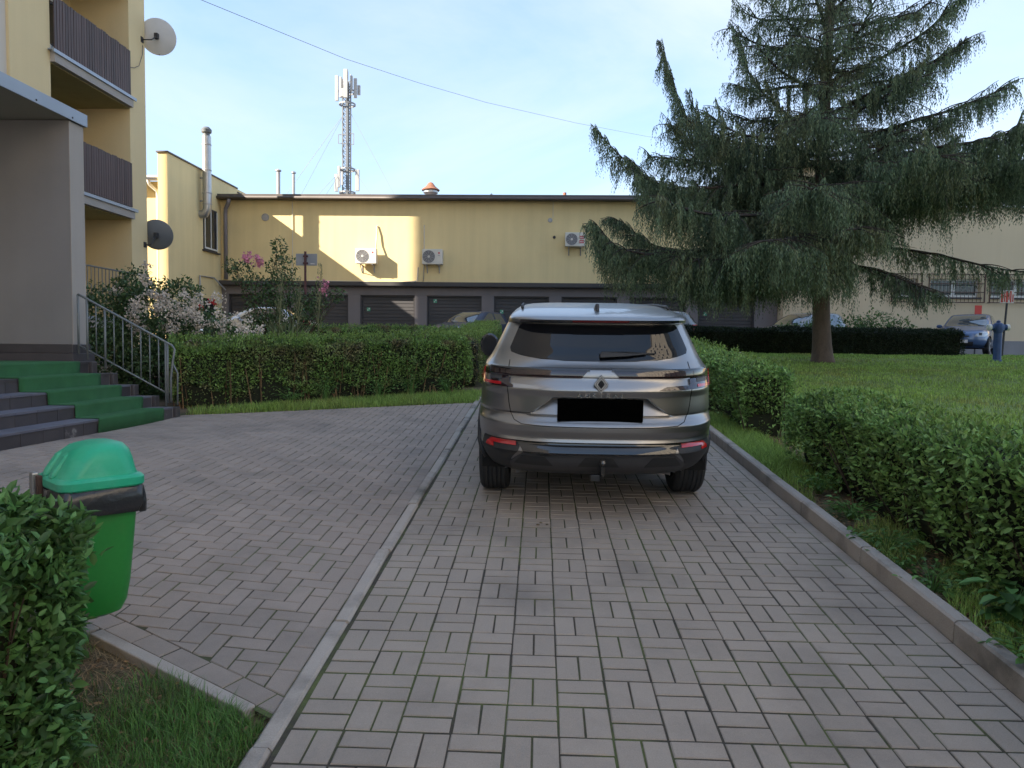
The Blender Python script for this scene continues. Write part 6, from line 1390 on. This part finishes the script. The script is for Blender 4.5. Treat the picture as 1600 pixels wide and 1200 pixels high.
# ------------------------------------------------------------------ signs, hydrant and small things
t = thing('road_sign', 'grey back of a rectangular sign on a maroon post behind the roses', 'sign', (-6.83, 20.5, g(-6.83, 20.5)))
MB().tube([(-6.83, 20.5, 1.3), (-6.83, 20.5, 4.30)], 0.035, 8).build('post', 'post_maroon', t, smooth='auto')
MB().bx(-7.12, -6.50, 20.54, 20.56, 3.90, 4.24).build('sign_panel', 'sign_grey', t, bevel=0.006)
MB().bx(-6.69, -6.57, 20.536, 20.539, 3.94, 3.965).build('label_strip', 'sign_white', t)
MB().bx(-6.90, -6.76, 20.50, 20.539, 4.14, 4.19).bx(-6.90, -6.76, 20.50, 20.539, 3.94, 3.99).build('clamp', 'post_maroon', t)
t = thing('fire_hydrant', 'blue pillar hydrant with two white outlet caps on the lawn edge', 'hydrant', (12.30, 19.75, g(12.3, 19.75)))
MB().lathe([(0.13, -0.05), (0.13, .03), (.10, .05), (.10, .78), (.115, .80), (.115, .84), (.10, .86)], (0, 0, 0), 18).build('barrel', 'hydrant_blue', t, smooth='auto', world=False)
MB().lathe([(.14, .84), (.145, .90), (.14, .96), (.11, 1.02), (.05, 1.05), (.05, 1.09), (.02, 1.11), (.001, 1.11)], (0, 0, 0), 18).build('bonnet', 'hydrant_blue', t, smooth='auto', world=False)
for sg in (-1, 1):
    m3 = Euler((0, sg * PI / 2, 0)).to_matrix(); MB().lathe([(.075, .08), (.075, .17), (.085, .17), (.085, .20)], (0, 0, .92), 14, m3).build('outlet', 'hydrant_blue', t, world=False); MB().lathe([(.085, .20), (.088, .27), (.06, .29), (.001, .29)], (0, 0, .92), 14, m3).build('outlet_cap', 'white_paint', t, smooth='auto', world=False)
t = thing('post_sign', 'small red panel on a thin dark post behind the blue hatchback', 'sign', (17.0, 30.3, 1.54))
MB().tube([(17.95, 30.3, 1.54), (18.02, 30.3, 3.5)], .03, 8).build('post', 'post_dark', t, smooth='auto'); MB().bx(17.86, 18.14, 30.24, 30.26, 3.18, 3.56).build('sign_panel', 'sign_red', t, bevel=0.004)
t = thing('post_sign', 'white sign with red upright bars on a dark post beside the blue hydrant', 'sign', (13.88, 22.0, g(13.88, 22.0)))
MB().tube([(13.84, 22, 1.45), (13.92, 22, 3.16)], .03, 8).build('post', 'post_dark', t, smooth='auto'); sp = MB().bx(13.68, 14.08, 21.94, 21.96, 3.10, 3.48).build('sign_panel', 'sign_white', t, bevel=0.004)
for x0, x1, z0, z1 in ((13.70, 13.76, 3.12, 3.46), (13.79, 13.82, 3.14, 3.44), (13.845, 13.90, 3.12, 3.46), (13.92, 13.945, 3.2, 3.4), (13.965, 14.0, 3.12, 3.46), (14.03, 14.06, 3.14, 3.36)): MB().bx(x0, x1, 21.933, 21.939, z0, z1).build('red_bar', 'sign_red', sp)
t = thing('round_top_post', 'round silver topped post just showing at the edge of the lawn beside the sign', 'light', (15.1, 22.3, g(15.1, 22.3)))  # silver round top on a post, purpose unknown
MB().tube([(0, 0, 0), (0, 0, .78)], .025, 8).build('post', 'post_dark', t, world=False); MB().lathe([(.001, .92), (.09, .90), (.12, .84), (.10, .79), (.02, .77)], (0, 0, 0), 16).build('cap', 'chrome', t, smooth='auto', world=False)
rk = np.random.default_rng(5)
for i, (x, y) in enumerate(((5.4, 21.6), (6.0, 21.7), (9.3, 21.75), (3.9, 20.9))):
    m = MB(); m.lathe([(.001, 0), (.05, .005), (.065, .03), (.04, .06), (.001, .07)], (x, y, g(x, y)), 8); o = m.build('white_stone', 'stone_white', smooth=True); o.rotation_euler = (0.2, 0.1, i); tag(o, ('white stone under the dark hedge by the tall hedge block', 'white stone under the dark hedge nearer the larch trunk', 'white stone under the dark hedge past the larch trunk', 'white stone at the near end of the dark hedge')[i], 'stone')
# a few twigs and crumbs on the paving
for i, (x, y, lab) in enumerate(((0.02, 5.02, 'dark crumbs of dirt on the drive behind the car'),)):
    m = MB()
    for q in range(1 if i else 5): m.lathe([(.001, 0), (.011, .002), (.008, .007), (.001, .009)], (x + random.gauss(0, .03) * (i == 0), y + random.gauss(0, .02) * (i == 0), g(x, y) + .001), 6)
    tag(m.build('dirt_crumb', 'earth' if i != 1 else 'stone_white'), lab, 'dirt', kind='stuff' if i == 0 else None)
